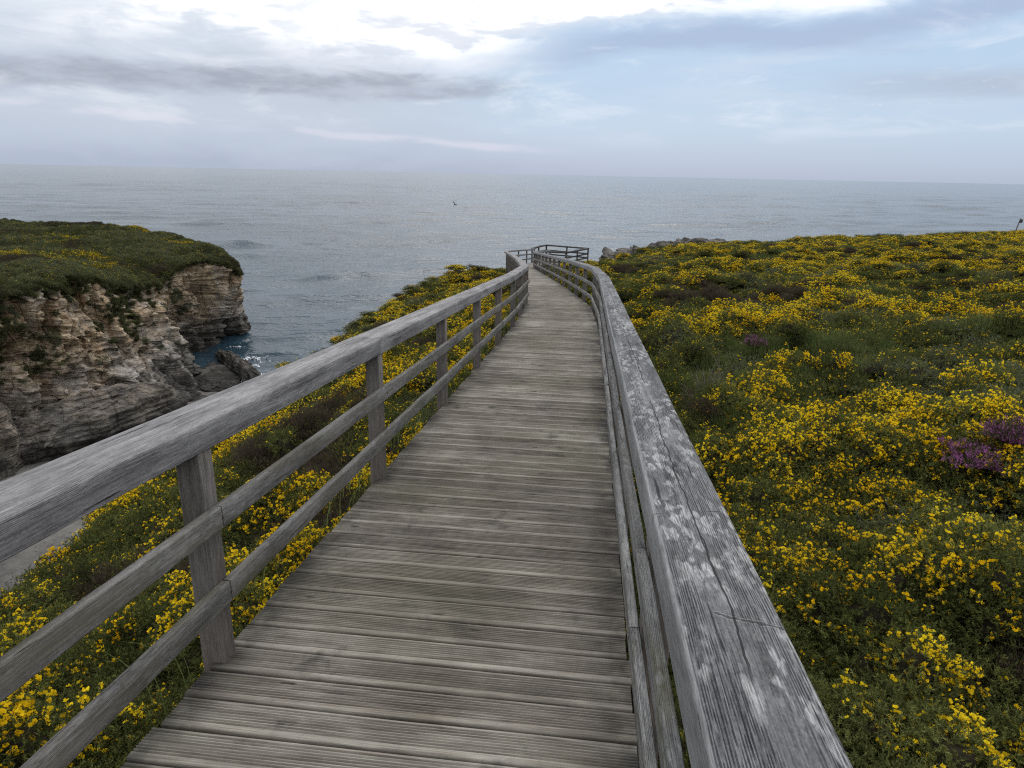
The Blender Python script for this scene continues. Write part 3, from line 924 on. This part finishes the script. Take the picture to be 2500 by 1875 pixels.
G = dict(up=.45, inner=.66, jit=.5, per=8)
SRC = []
for k in range(3):      # 0-2 plain dark gorse
    SRC.append(clump('gorse_source', 10 + k, [(LEAF_DARK, 3600, .027, .0092, G), (LEAF_MID, 1900, .026, .0085, G)], (26, .0105, 1.6, BLOSSOM)))
for k in range(3):      # 3-5 some blossom
    SRC.append(clump('gorse_source', 20 + k, [(LEAF_MID, 2800, .027, .0092, G), (LEAF_DARK, 2600, .027, .0092, G)], (96, .0125, 1.9, BLOSSOM)))
for k in range(3):      # 6-8 full blossom
    SRC.append(clump('gorse_source', 30 + k, [(LEAF_MID, 3000, .026, .009, G), (LEAF_DARK, 1900, .026, .009, G)], (320, .0136, 1.7, BLOSSOM)))
SRC.append(clump('grass_source', 40, [(LEAF_GRASS, 500, .13, .005, dict(up=1.0, inner=.2, jit=.5)), (LEAF_DARK, 2400, .026, .0085, G)], None, H=.16))      # 9
SRC.append(clump('scrub_source', 41, [(LEAF_OLIVE, 2600, .020, .012, G), (LEAF_MID, 1200, .026, .008, G)], (16, .011, 1., BLOSSOM)))                        # 10
SRC.append(clump('heather_source', 42, [(LEAF_BROWN, 4400, .045, .0065, dict(up=.7, inner=.5, jit=.45)), (LEAF_DARK, 1200, .03, .007, G)], None))           # 11

SRC.append(clump('turf_source', 43, [(LEAF_OLIVE, 2200, .026, .0095, G), (LEAF_DARK, 2600, .027, .0092, G)], None))      # 12, 13: no flowers
SRC.append(clump('turf_source', 44, [(LEAF_DARK, 3400, .027, .0092, G), (LEAF_BROWN, 1200, .03, .008, G)], None))

def scatter(name, P, scl, rz, idx, tilt, kind='stuff', label=None, cat=None, flat=None):
    """one object: points that carry clump copies (geometry nodes)"""
    me = bpy.data.meshes.new(name)
    me.vertices.add(len(P)); me.vertices.foreach_set('co', np.asarray(P, np.float32).ravel())
    for nm, arr in (('scl', scl), ('rz', rz)):
        a = me.attributes.new(nm, 'FLOAT', 'POINT'); a.data.foreach_set('value', np.asarray(arr, np.float32))
    flat = np.ones(len(P)) if flat is None else flat
    a = me.attributes.new('scl3', 'FLOAT_VECTOR', 'POINT')
    a.data.foreach_set('vector', np.column_stack([scl, scl, scl * flat]).astype(np.float32).ravel())
    a = me.attributes.new('idx', 'INT', 'POINT'); a.data.foreach_set('value', np.asarray(idx, np.int32))
    a = me.attributes.new('rot', 'FLOAT_VECTOR', 'POINT')
    a.data.foreach_set('vector', np.column_stack([tilt[:, 0], tilt[:, 1], rz]).astype(np.float32).ravel())
    o = mobj(name, me)
    ng = bpy.data.node_groups.new(name + '_scatter', 'GeometryNodeTree')
    ng.interface.new_socket('Geometry', in_out='INPUT', socket_type='NodeSocketGeometry')
    ng.interface.new_socket('Geometry', in_out='OUTPUT', socket_type='NodeSocketGeometry')
    gi = ng.nodes.new('NodeGroupInput'); go = ng.nodes.new('NodeGroupOutput')
    join = ng.nodes.new('GeometryNodeJoinGeometry')
    def attr(nm, t):
        n = ng.nodes.new('GeometryNodeInputNamedAttribute'); n.data_type = t
        n.inputs['Name'].default_value = nm
        return next(s for s in n.outputs if s.enabled and s.name == 'Attribute')
    aidx, ascl, arot = attr('idx', 'INT'), attr('scl3', 'FLOAT_VECTOR'), attr('rot', 'FLOAT_VECTOR')
    for k in sorted(set(int(i) for i in idx)):
        oi = ng.nodes.new('GeometryNodeObjectInfo'); oi.inputs['Object'].default_value = SRC[k]; oi.inputs['As Instance'].default_value = False
        cmp_ = ng.nodes.new('FunctionNodeCompare'); cmp_.data_type = 'INT'; cmp_.operation = 'EQUAL'
        ints = [s for s in cmp_.inputs if s.type == 'INT']
        ng.links.new(aidx, ints[0]); ints[1].default_value = k
        ip = ng.nodes.new('GeometryNodeInstanceOnPoints')
        ng.links.new(gi.outputs[0], ip.inputs['Points'])
        ng.links.new(cmp_.outputs[0], ip.inputs['Selection'])
        ng.links.new(oi.outputs['Geometry'], ip.inputs['Instance'])
        e2r = ng.nodes.new('FunctionNodeEulerToRotation'); ng.links.new(arot, e2r.inputs[0])
        ng.links.new(e2r.outputs[0], ip.inputs['Rotation'])
        ng.links.new(ascl, ip.inputs['Scale'])
        ng.links.new(ip.outputs[0], join.inputs[0])
    ng.links.new(join.outputs[0], go.inputs[0])
    mod = o.modifiers.new('scatter', 'NODES'); mod.node_group = ng
    tag(o, label, cat, kind=kind)
    return o

def blossom_field(x, y):
    """-1..1: where the gorse flowers"""
    w = fbm(x * .3 + 3, y * .3, 7.0, 2) * 1.5
    hum = fbm(x * 1.5, y * 1.5, 5.0, 2)              # flowers crown the hummocks
    return fbm(x * .26 + w, y * .22 + w * .6, 11.0, 3, .5) * .75 + fbm(x * 1.05, y * .95, 17.0, 3, .6) * .85 + hum * .75

def pick_types(x, y, rng, bias=0.0, far=0.0):
    b = blossom_field(x, y) + bias + rng.normal(0, .16, len(x))
    g = fbm(x * .3 + 40, y * .3, 21.0, 3) * 1.5 + rng.normal(0, .12, len(x))
    h = fbm(x * .4 - 70, y * .4, 31.0, 3) * 1.5 + rng.normal(0, .12, len(x))
    r3 = rng.integers(0, 3, len(x))
    idx = np.where(b > .42, 6 + r3, np.where(b > .07, 3 + r3, r3))
    idx = np.where((g > .58) & (b < .30), 9, idx)
    idx = np.where((h > .50) & (b < .30), 10, idx)
    idx = np.where((h < -.40) & (b < .25), 11, idx)
    return idx

def scatter_rings(side, rng):
    """jittered grid whose cell grows with distance"""
    out = []
    rings = [(-3, 7, .20), (7, 14, .24), (14, 26, .29), (26, 45, .38), (45, 105, .58)]
    for a, b, cell in rings:
        x0, x1 = (-9, 1.5) if side < 0 else (-1.0, 90 if a >= 26 else b * 1.25 + 4)
        xs_, ys_ = np.meshgrid(np.arange(x0, x1, cell), np.arange(a, b, cell))
        x = xs_.ravel() + rng.uniform(-.5, .5, xs_.size) * cell; y = ys_.ravel() + rng.uniform(-.5, .5, xs_.size) * cell
        out.append(np.column_stack([x, y, np.full(len(x), cell)]))
    return np.concatenate(out)

def cover(name, side, seed, label):
    rng = np.random.default_rng(seed)
    Q = scatter_rings(side, rng)
    x, y, cell = Q.T
    z, dl, dr, xe = cover_top(x, y)
    t = x / np.maximum(y, .5)
    scl = cell / .34 * rng.uniform(.95, 1.45, len(x))
    scl = np.maximum(scl, .66 * rng.uniform(.9, 1.3, len(x)))
    rad = .30 * scl
    d = dr if side > 0 else dl
    ok = d > .05 + rad * .55
    if side > 0:
        yc = np.interp(t, SKY_T, SKY_Y)
        ok &= (y < yc + 14) & (t < 1.15 + 2.0 / np.maximum(y, 1)) & ~((y > 43.5) & (x < 9))
    else:
        ok &= (x > xe - .5) & (y < 43)
    # smaller plants hard against the boards
    near = sstep(.1, .8, d)
    scl = scl * (.75 + .25 * near)
    x, y, z, scl, cell = x[ok], y[ok], z[ok], scl[ok], cell[ok]
    idx = pick_types(x, y, rng, bias=(-.14 + .16 * sstep(7, 22, y)) if side > 0 else .22)
    # a grassy hollow crosses the far field; the strip by the crest is greener
    if side > 0:
        hol = np.exp(-((y - (34 + .62 * (x - 6))) / 2.4) ** 2) * sstep(6, 9, x) * sstep(30, 22, x)
        idx = np.where((hol > .45) & (rng.random(len(x)) < .85), np.where(rng.random(len(x)) < .6, 9, 1), idx)
        strip = (y > np.interp(x / y, SKY_T, SKY_Y) - 5 - 2 * vnoise(x * .2, 1.0)) & (rng.random(len(x)) < .6)
        idx = np.where(strip, np.where(rng.random(len(x)) < .5, 9, 0), idx)
        edge = (dr[ok] < 1.1) & (idx >= 6) & (rng.random(len(x)) < .75)
        idx = np.where(edge, rng.integers(0, 3, len(x)), idx)
    rz = rng.uniform(0, 6.283, len(x))
    P = np.column_stack([x, y, z - .26 * scl * .75 + rng.uniform(-.10, .07, len(x)) * scl + CZ])
    # far plants keep low: width grows with the cell, height less so
    tilt = rng.normal(0, .12, (len(x), 2))
    P[:, 2] += .04
    print(name, len(P))
    return scatter(name, P, scl, rz, idx, tilt, label=label, cat='gorse', flat=1 - .45 * sstep(6, 26, y))
cover('gorse_field', 1, 101, 'wide field of low yellow-flowering gorse right of the boardwalk')
cover('gorse_slope', -1, 202, 'yellow gorse covering the slope between the boardwalk and the cliff edge')

# scrub on the headland: the flat top and the drapes on the upper wall
def head_cover():
    rng = np.random.default_rng(303)
    n = 26000
    u = rng.uniform(0, NU - 1, n); w = rng.random(n) ** 1.3
    P = head_top(u, w)
    b = fbm(P[:, 0]*.10 + 9, P[:, 1]*.10, 3.0, 3) * 1.6 + rng.normal(0, .15, n)
    g = fbm(P[:, 0]*.16, P[:, 1]*.16, 13.0, 3) * 1.6 + rng.normal(0, .12, n)
    r3 = rng.integers(0, 3, n)
    idx = np.where(b > .92, 6 + r3, np.where(b > .66, 3 + r3, np.where(rng.random(n) < .12, r3, 12 + (r3 > 1))))
    idx = np.where((g > .25) & (b < .58), 10, idx)
    idx = np.where((g < -.42) & (b < .58), 11, idx)
    bare = fbm(P[:, 0]*.25 + 30, P[:, 1]*.25, 3.0, 3) < -.42
    keep = ~bare
    scl = rng.uniform(1.1, 2.1, n) * (.6 + .4 * sstep(.0, .12, w))
    # drapes
    m = 9000
    u2 = rng.uniform(NU * .07, NU * .78, m); v2 = rng.random(m) ** 1.5 * .62
    D = wall_xyz(u2, v2)
    pat = fbm(D[:, 0]*.33 + 5, D[:, 1]*.33, D[:, 2]*.2, 3) * 1.5 - v2 * .8 + .12
    kd = (pat > .16) | (v2 < .02 + .03 * rng.random(m))
    kd &= ~((D[:, 1] > 83) & (v2 > .04))
    P = np.vstack([P[keep], D[kd]])
    idx = np.concatenate([idx[keep], np.where(rng.random(kd.sum()) < .85, rng.integers(12, 14, kd.sum()), 9)])
    scl = np.concatenate([scl[keep], rng.uniform(.7, 1.4, kd.sum())])
    P = P + np.array([0, 0, CZ]); P[:, 2] -= .05 * scl
    print('headland_scrub', len(P))
    scatter('headland_scrub', P, scl, rng.uniform(0, 6.28, len(P)), idx, rng.normal(0, .2, (len(P), 2)),
            label='low green scrub and scattered yellow gorse on top of the headland', cat='scrub')
head_cover()

# ------------------------------------------------------------------ plants one can point to
def place_clump(name, label, cat, x, y, parts, fl, R, H, seed, lift=0.0, core_mat=TWIG):
    z = float(cover_top(np.array([x]), np.array([y]))[0][0])
    o = clump(name, seed, parts, fl, core_mat, R, H)
    link(o); o.location = (x, y, z + CZ - H * .55 + lift)
    tag(o, label, cat); return o
def field_xy(tx, tz):
    """where the ray (x/y = tx, z/y = tz) from the eye meets the field"""
    ys_ = np.arange(1.5, 90, .02); zz_ = cover_top(tx * ys_, ys_)[0]
    k = np.argmax(zz_ > tz * ys_); return tx * ys_[k], ys_[k]
HP = dict(up=.9, inner=.6, jit=.5, per=6, bump=.6)
for lab, tx, tz, R, H, sd, dull in (
        ('bright purple heather mound between patches of yellow gorse', .7477, -.4442, .24, .11, 61, 0),
        ('dusky purple-brown heather mound, farther of the two mounds in the near gorse', .7929, -.4018, .18, .13, 62, 1),
        ('small purple heather patch in the green middle of the gorse field', .3675, -.2498, .15, .10, 63, 1)):
    x, y = field_xy(tx, tz)
    place_clump('heather_clump', lab, 'heather', x, y,
                [(PURPLE, 3000 if not dull else 1900, .022, .007, HP), (LEAF_BROWN, 900 if not dull else 2000, .03, .006, HP), (LEAF_DARK, 900, .026, .008, HP)], None, R, H, sd, .15)

def dead_bush():
    x, y = field_xy(.318, -.322)
    rng = np.random.default_rng(9)
    root = clump('dead_bush', 71, [(LEAF_BROWN, 3800, .055, .005, dict(up=.5, inner=.45, jit=.7))], None, TWIG, .42, .30)
    link(root)
    z = float(cover_top(np.array([x]), np.array([y]))[0][0])
    root.location = (x, y, z + CZ - .18)
    tag(root, 'dead brown gorse bush with bare grey twigs close to the lichened handrail', 'bush')
    A = Acc()
    for k in range(26):
        a = rng.uniform(0, 6.28); e = rng.uniform(.4, 1.3); L = rng.uniform(.3, .55)
        p = np.array([rng.normal(0, .12), rng.normal(0, .12), 0.05]); d = np.array([math.cos(a)*math.cos(e), math.sin(a)*math.cos(e), math.sin(e)])
        def limb(p, d, L, r, depth):
            nseg = 4; pts = [p.copy()]
            for s in range(nseg):
                d = d + rng.normal(0, .16, 3); d /= np.linalg.norm(d); p = p + d * L / nseg; pts.append(p.copy())
            pts = np.array(pts); V, F, UV = [], [], []
            for i, q in enumerate(pts):
                rr = r * (1 - .8 * i / nseg)
                sd = np.cross(d, [.3, .2, 1.0]); sd /= np.linalg.norm(sd); s2 = np.cross(d, sd)
                for j in range(4):
                    V.append(q + (sd * math.cos(j*math.pi/2) + s2 * math.sin(j*math.pi/2)) * rr)
            for i in range(nseg):
                for j in range(4):
                    F.append([i*4+j, i*4+(j+1) % 4, (i+1)*4+(j+1) % 4, (i+1)*4+j]); UV += [(0, 0)]*4
            A.add(np.array(V), F, UV)
            if depth:
                for q in (2, 3):
                    limb(pts[q], d + rng.normal(0, .6, 3), L * .5, r * .6, depth - 1)
        limb(p, d, L, .006, 1)
    mobj('twig', A.mesh('twig', BARE), root)
dead_bush()

# loose grass blades along the edge of the boards and on the skyline by the far railing
def grass_strands(name, label, P, L, rng, mat, lean):
    V, F = [], []
    for p in P:
        l = L * rng.uniform(.5, 1.2); a = rng.uniform(0, 6.28); w = .0035 * (1 + p[1] * .06)
        b = np.array([math.cos(a), math.sin(a), 0]); d = np.array([math.cos(a + 1.57), math.sin(a + 1.57), 0]) * lean * rng.uniform(.3, 1.3)
        n0 = len(V)
        for k in range(5):
            t = k / 4; c = p + np.array([0, 0, l * (t - .25 * t * t)]) + d * l * t * t
            ww = w * (1 - t * .95)
            V += [c - b * ww, c + b * ww]
        for k in range(4): F.append([n0 + 2*k, n0 + 2*k + 1, n0 + 2*k + 3, n0 + 2*k + 2])
    o = mobj(name, mesh_np(name, np.array(V), F, (mat,)))
    tag(o, label, 'grass', kind='stuff'); return o
rg = np.random.default_rng(77)
P = []
for k in range(1500):
    if k < 420:
        s = rg.uniform(2, 22); p = walk(np.array(s), -(HW + rg.uniform(.1, .5)), -.38)
    elif k < 1150:
        y = rg.uniform(36, 43); x = float(np.interp(y, _y, _x)) - HW - .2 - abs(rg.normal(0, 1.2)); z = float(cover_top(np.array([x]), np.array([y]))[0][0]); p = np.array([x, y, z + CZ - .1])
    else:
        y = rg.uniform(38, 47); x = float(np.interp(y, _y, _x)) + HW + 1.0 + abs(rg.normal(0, 2.5)); z = float(cover_top(np.array([x]), np.array([y]))[0][0]); p = np.array([x, y, z + CZ - .1])
    P.append(p)
grass_strands('grass', 'thin grass blades along the railing and the skyline beside it', np.array(P), .34, rg, LEAF_GRASS, .5)

# ------------------------------------------------------------------ viewing platform at the end of the walk
ZT = -5.05; ZD = ZT - .95
def at(tx, tz, z): y = z / tz; return np.array([tx * y, y, z])
CORN = [at(.0345, -.1066, ZT), at(.075, -.1077, ZT), at(.107, -.1010, ZT), at(.046, -.0975, ZT), at(.035, -.0996, ZT), at(.0255, -.1030, ZT)]
plat = empty('viewing_platform', (2.9, 49.0, ZD + CZ))
tag(plat, 'small railed viewing platform at the far end of the boardwalk', 'platform')
p0 = np.array(plat.location)
def pbeam(name, a, b, w, h, mat, drop=0.0):
    a = np.array(a, float); b = np.array(b, float)
    n = max(2, int(np.linalg.norm(b - a) / .7) + 1)
    pts = np.array([a + (b - a) * t for t in np.linspace(0, 1, n)]) + np.array([0, 0, CZ - drop - h])
    d = b - a; lt = np.array([d[1], -d[0], 0]); lt /= np.linalg.norm(lt) + 1e-9
    V, F, UV = beam(pts - p0, np.repeat(lt[None], n, 0), profile(w, h, .008))
    A = Acc(); A.add(V, F, UV); return mobj(name, A.mesh(name, mat), plat)
def pstick(name, a, b, w, mat):
    """square stick between any two points"""
    a = np.array(a, float) + [0, 0, CZ] - p0; b = np.array(b, float) + [0, 0, CZ] - p0
    d = (b - a) / np.linalg.norm(b - a); s = np.cross(d, [.12, 1, .05]); s /= np.linalg.norm(s); t = np.cross(d, s)
    V = [q + (s * i + t * j) * w / 2 for q in (a, b) for i, j in ((-1, -1), (1, -1), (1, 1), (-1, 1))]
    F = [[0, 1, 5, 4], [1, 2, 6, 5], [2, 3, 7, 6], [3, 0, 4, 7], [3, 2, 1, 0], [4, 5, 6, 7]]
    L = float(np.linalg.norm(b - a)); UV = []
    for f in F[:4]: UV += [(0, 0), (0, w), (L, w), (L, 0)]
    for f in F[4:]: UV += [(0, 0), (0, w), (w, w), (w, 0)]
    A = Acc(); A.add(V, F, UV); return mobj(name, A.mesh(name, mat), plat)
for k in range(5):
    a, b = CORN[k], CORN[k+1]
    e = (b - a) / np.linalg.norm(b - a) * .05
    pbeam('top_rail', a - e * .3, b + e * .3, .17, .10, WOOD_DARK)
    pbeam('middle_rail', a, b, .05, .10, WOOD_DARK, .37)
    pbeam('bottom_rail', a, b, .05, .10, WOOD_DARK, .66)
    L = np.linalg.norm(b - a); m = max(1, int(round(L / 1.5)))
    for q in range(m):
        c = a + (b - a) * q / m
        pstick('post', (c[0], c[1], ZD - 3.2), (c[0], c[1], ZT - .10), .11, WOOD_DARK)
c = CORN[5]; pstick('post', (c[0], c[1], ZD - 3.2), (c[0], c[1], ZT - .10), .11, WOOD_DARK)
V = [np.array([c[0], c[1], ZD + CZ]) - p0 for c in CORN]
V2 = [v - np.array([0, 0, .14]) for v in V]
n = len(V)
F = [list(range(n)), [n + j for j in range(n)][::-1]] + [[j, n + j, n + (j+1) % n, (j+1) % n] for j in range(n)]
UV = []
for f in F: UV += [(float((V + V2)[q][0]), float((V + V2)[q][1]) / .15) for q in f]
A = Acc(); A.add(np.array(V + V2), F, UV); mobj('deck', A.mesh('deck', DECK), plat)
for k in (0, 1):
    a, b = CORN[k], CORN[k+1]
    pstick('brace', (a[0], a[1], ZD - 1.5), (b[0], b[1], ZD - .1), .09, WOOD_DARK)
    pstick('brace', (a[0], a[1], ZD - .1), (b[0], b[1], ZD - 1.5), .09, WOOD_DARK)

# ------------------------------------------------------------------ way-marker post on the right skyline
def marker_post():
    tx, y = .721, 79.0
    x = tx * y; z = float(cover_top(np.array([x]), np.array([y]))[0][0]) + CZ + .25
    root = empty('marker_post', (x, y, z)); tag(root, 'lone leaning wooden marker post standing on the skyline of the gorse field', 'post')
    root.rotation_euler = (.02, .14, -.6)
    P, per = profile(.11, .11, .012)
    A = Acc()
    pts = np.array([(0, 0, q) for q in np.linspace(-.9, 1.25, 5)])
    n = len(P); V = np.concatenate([np.column_stack([P[:, 0], P[:, 1] - .055, np.full(n, q[2])]) for q in pts]); F, UV = [], []
    for i in range(4):
        for j in range(n):
            k = (j+1) % n; F.append([i*n+j, i*n+k, (i+1)*n+k, (i+1)*n+j]); UV += [(pts[i][2], per[j]), (pts[i][2], per[j+1]), (pts[i+1][2], per[j+1]), (pts[i+1][2], per[j])]
    F.append([4*n + j for j in range(n)]); UV += [(0, 0)] * n
    A.add(V, F, UV); mobj('shaft', A.mesh('shaft', WOOD_POST), root)
    # an arrow-ended board near the top
    q = [(-.02, .78), (.30, .78), (.36, .98), (.30, 1.18), (-.02, 1.18)]
    V = [(a * .8, -.06, b) for a, b in q] + [(a * .8, -.095, b) for a, b in q]
    F = [[0, 1, 2, 3, 4], [9, 8, 7, 6, 5]] + [[j, 5 + j, 5 + (j+1) % 5, (j+1) % 5] for j in range(5)]
    A = Acc(); A.add(np.array(V), F, [(0.1 * i, .05 * i) for i in range(sum(map(len, F)))]); mobj('sign_board', A.mesh('sign_board', WOOD_DARK), root)
marker_post()

# ------------------------------------------------------------------ tilted buoy far out on the water
def buoy():
    y = 24 / .0441 * 1.0; x = -.086 * y
    M = Mat('dark_buoy_paint'); M.out(M.principled((.012, .013, .015), .5)); mt = M.m
    root = empty('buoy', (x, y, 0.0)); tag(root, 'tiny dark tilted buoy floating far out on the open sea', 'buoy')
    def lathe(prof, n=14):
        V, F = [], []
        for r, z in prof:
            V += [(r * math.cos(2*math.pi*k/n), r * math.sin(2*math.pi*k/n), z) for k in range(n)]
        for i in range(len(prof) - 1):
            for k in range(n):
                F.append([i*n + k, i*n + (k+1) % n, (i+1)*n + (k+1) % n, (i+1)*n + k])
        F.append([(len(prof)-1)*n + k for k in range(n)])
        return mesh_np('lathe', V, F, (mt,))
    f = mobj('float', lathe([(.2, -.5), (1.0, -.3), (1.3, .1), (1.1, .35), (.4, .45)]), root)
    s = mobj('spar', lathe([(.30, .2), (.26, 1.0), (.24, 2.2), (.34, 2.3), (.34, 2.9), (.05, 3.0)]), root)
    s.rotation_euler = (0, -.6, 0)
buoy()

# ------------------------------------------------------------------ sky
world = bpy.data.worlds.new('World'); scene.world = world; world.use_nodes = True
SUN_EL, SUN_AZ = math.radians(48), math.radians(8)       # behind the bright cloud ahead, a little right
W = Mat('world', world)
tc = W.node('ShaderNodeTexCoord').outputs['Generated']
dx, dy, dz = W.sep(tc)
hyp = (dx * dx + dy * dy).pow(.5)
az = dx._m('ARCTAN2', dy) * (180 / math.pi)
el = dz._m('ARCTAN2', hyp) * (180 / math.pi)
sky = W.node('ShaderNodeTexSky', sky_type='NISHITA')
sky.sun_disc = False; sky.sun_elevation = SUN_EL; sky.sun_rotation = SUN_AZ
sky.air_density = 1.0; sky.dust_density = 2.0; sky.ozone_density = 1.0
W_STR = .1
K = 1.0 / W_STR                                           # cloud colours below are given as final radiance
def c3(r, g, b, k=1.0):
    q = srgb(r, g, b); return tuple(v * K * k for v in q)
# stretched cloud noise in (azimuth, elevation)
n1 = W.noise(W.xyz(az * .055, el * .22, 0.0), 1.0, 5, .55, .3)
n2 = W.noise(W.xyz(az * .16, el * .55, 4.0), 1.0, 5, .6, .4)
n3 = W.noise(W.xyz(az * .035, el * .42, 9.0), 1.0, 4, .55, .2)
a_ = n1 - .5; b_ = n2 - .5; c_ = n3 - .5
# clear part: washed-out blue, paler to the horizon, lavender at the waterline
clear = W.ramp((el / 20.0).clamp(), [(0.0, c3(176, 188, 209)), (.06, c3(180, 195, 218)), (.18, c3(186, 205, 228)), (.42, c3(178, 203, 228)), (.7, c3(176, 201, 228)), (1.0, c3(190, 212, 236))])
col = W.mix(.9, sky.outputs[0], clear)
# grey-lilac sheet over the left half
left = (az + a_ * 26.0).ss(6.0, -16.0)
sheet = W.ramp((el / 14.0 + b_ * .22 + a_ * .15).clamp(), [(0.0, c3(170, 180, 198)), (.15, c3(186, 196, 211)), (.28, c3(193, 202, 215)), (.45, c3(190, 198, 211)), (.6, c3(210, 218, 229)), (.75, c3(228, 234, 241)), (1.0, c3(240, 244, 249))])
col = W.mix(left * .92, col, sheet)
# wispy white line low on the left
wl = (el + az * .058 + b_ * 1.1 + a_ * .7 - 1.95).abs().ss(.42, .05) * (az + a_ * 20).ss(5.0, -3.0) * n2.ss(.34, .56)
col = W.mix(wl * .7, col, c3(212, 213, 226))
# dark grey bar
n4a = W.noise(W.xyz(az * .22, el * .8, 33.0), 1.0, 5, .6).ss(.38, .6)
bar = (el + b_ * 2.2 + a_ * 1.2 - 6.3 - az * .012).abs().ss(1.3, .25) * (az + b_ * 10.0).ss(2.0, -6.0) * (az + a_ * 22).ss(-58.0, -24.0)
col = W.mix(bar * (.45 + n4a * .5), col, c3(162, 169, 183))
# soft lilac haze bank low on the right
rb_ = (el + a_ * 2.2 - 6.2).abs().ss(1.6, .2) * (az + a_ * 20).ss(14.0, 34.0)
col = W.mix(rb_ * .75, col, c3(176, 186, 205))
# thin streaks on the right
stq = n3.ss(.53, .68) * el.ss(3.0, 6.0) * az.ss(6.0, 18.0)
col = W.mix(stq * .45, col, c3(206, 216, 232))
# little bright puffs
pf = W.noise(W.xyz(az * .5, el * 1.3, 2.0), 1.0, 4, .6).ss(.66, .72) * (el - 5.0).abs().ss(2.2, .6) * az.ss(-4, 2)
col = W.mix(pf * .5, col, c3(222, 228, 238))
# brilliant cloud across the top, its lower edge bellying down in the middle and on the left
ev = W.sep(W.ramp(((az + 40.0) / 80.0).clamp(), [(p, (q / 20.0,) * 3) for p, q in ((0, 11.6), (.1, 10.9), (.2, 9.8), (.34, 7.9), (.44, 8.2), (.55, 10.3), (.68, 11.2), (.76, 11.0), (.86, 11.9), (1, 12.4))]))[0] * 20.0
edge = el + b_ * 1.7 + a_ * 3.0 + c_ * .6
midp = edge - ev
white = midp.ss(-.7, 1.3)
white_l = white * n2.ss(.36, .54).max(az.ss(-24.0, -8.0))
wsh = ((n2 - .5) * 1.3 + b_ * .6 + (W.noise(W.xyz(az * .13, el * .5, 21.0), 1.0, 6, .6) - .5) * 1.6 + .5).clamp()
col = W.mix(white_l, col, W.mix(wsh.ss(.25, .62), c3(224, 229, 239), c3(255, 255, 255, 1.15)))
# softer pale halo under it in the middle
halo = midp.ss(-3.2, .4) * az.ss(-26.0, -14.0) * az.ss(8.0, -2.0) * n2.ss(.3, .6)
col = W.mix(halo * .55 * (1.0 - white), col, c3(226, 230, 240))
# blue-grey underside on the right of it
und = (midp + 1.35).abs().ss(1.5, .2) * (az + b_ * 8).ss(-3.0, 9.0) * white.ss(.8, .2)
col = W.mix(und * .85, col, c3(169, 186, 213))
pw = (n1 + (n2 - .5) * .5).ss(.42, .60) * (el + b_ * 3.0).ss(7.2, 10.0) * az.ss(-6.0, -16.0)
col = W.mix(pw * .85, col, c3(252, 252, 254, 1.1))
# grey shreds in the white on the left
shr = n2.ss(.52, .66) * az.ss(-8.0, -20.0) * el.ss(6.0, 9.0)
col = W.mix(shr * .6, col, c3(198, 208, 222))
# ragged lighter and darker puffs through all of it
n4 = W.noise(W.xyz(az * .10, el * .36, 15.0), 1.0, 7, .62, .5)
col = W.mix(n4.ss(.50, .70) * .5 * el.ss(1.5, 5.0), col, c3(232, 237, 245))
col = W.mix(n4.ss(.45, .28) * .30 * el.ss(2.5, 6.0) * (1.0 - white), col, c3(172, 186, 208))
# overhead: high bright overcast
over = el.ss(15.0, 34.0)
col = W.mix(over * .85, col, c3(238, 242, 251, 1.2))
bg = W.node('ShaderNodeBackground'); W.lk(col, bg.inputs[0]); bg.inputs[1].default_value = W_STR
wo = W.node('ShaderNodeOutputWorld'); W.lk(bg.outputs[0], wo.inputs[0])

sun = bpy.data.lights.new('sun', 'SUN'); sun.energy = 1.2; sun.angle = math.radians(34); sun.color = (1.0, .965, .92)
so = link(bpy.data.objects.new('sun', sun))
sd = Vector((math.sin(SUN_AZ) * math.cos(SUN_EL), math.cos(SUN_AZ) * math.cos(SUN_EL), math.sin(SUN_EL)))
so.rotation_euler = sd.to_track_quat('Z', 'Y').to_euler()
so.location = (0, 0, 60)

# ------------------------------------------------------------------ camera
cam = bpy.data.cameras.new('camera'); co = link(bpy.data.objects.new('camera', cam))
cam.sensor_width = 36.0; cam.lens = 36.0 * 1651.9 / 2500.0
cam.clip_start = .05; cam.clip_end = 60000
PITCH, ROLL = .30138, .01998
mw = Matrix.Rotation(math.pi/2 - PITCH, 4, 'X') @ Matrix.Rotation(ROLL, 4, 'Z')
mw.translation = (0, 0, CZ)
co.matrix_world = mw
scene.camera = co

scene.view_settings.view_transform = 'Standard'
scene.view_settings.look = 'None'
scene.view_settings.exposure = 0.12
scene.view_settings.gamma = 1.0
scene.cycles.max_bounces = 6
scene.cycles.diffuse_bounces = 3
scene.cycles.glossy_bounces = 3
scene.cycles.transmission_bounces = 3
scene.cycles.use_denoising = False
scene.cycles.filter_width = 1.15
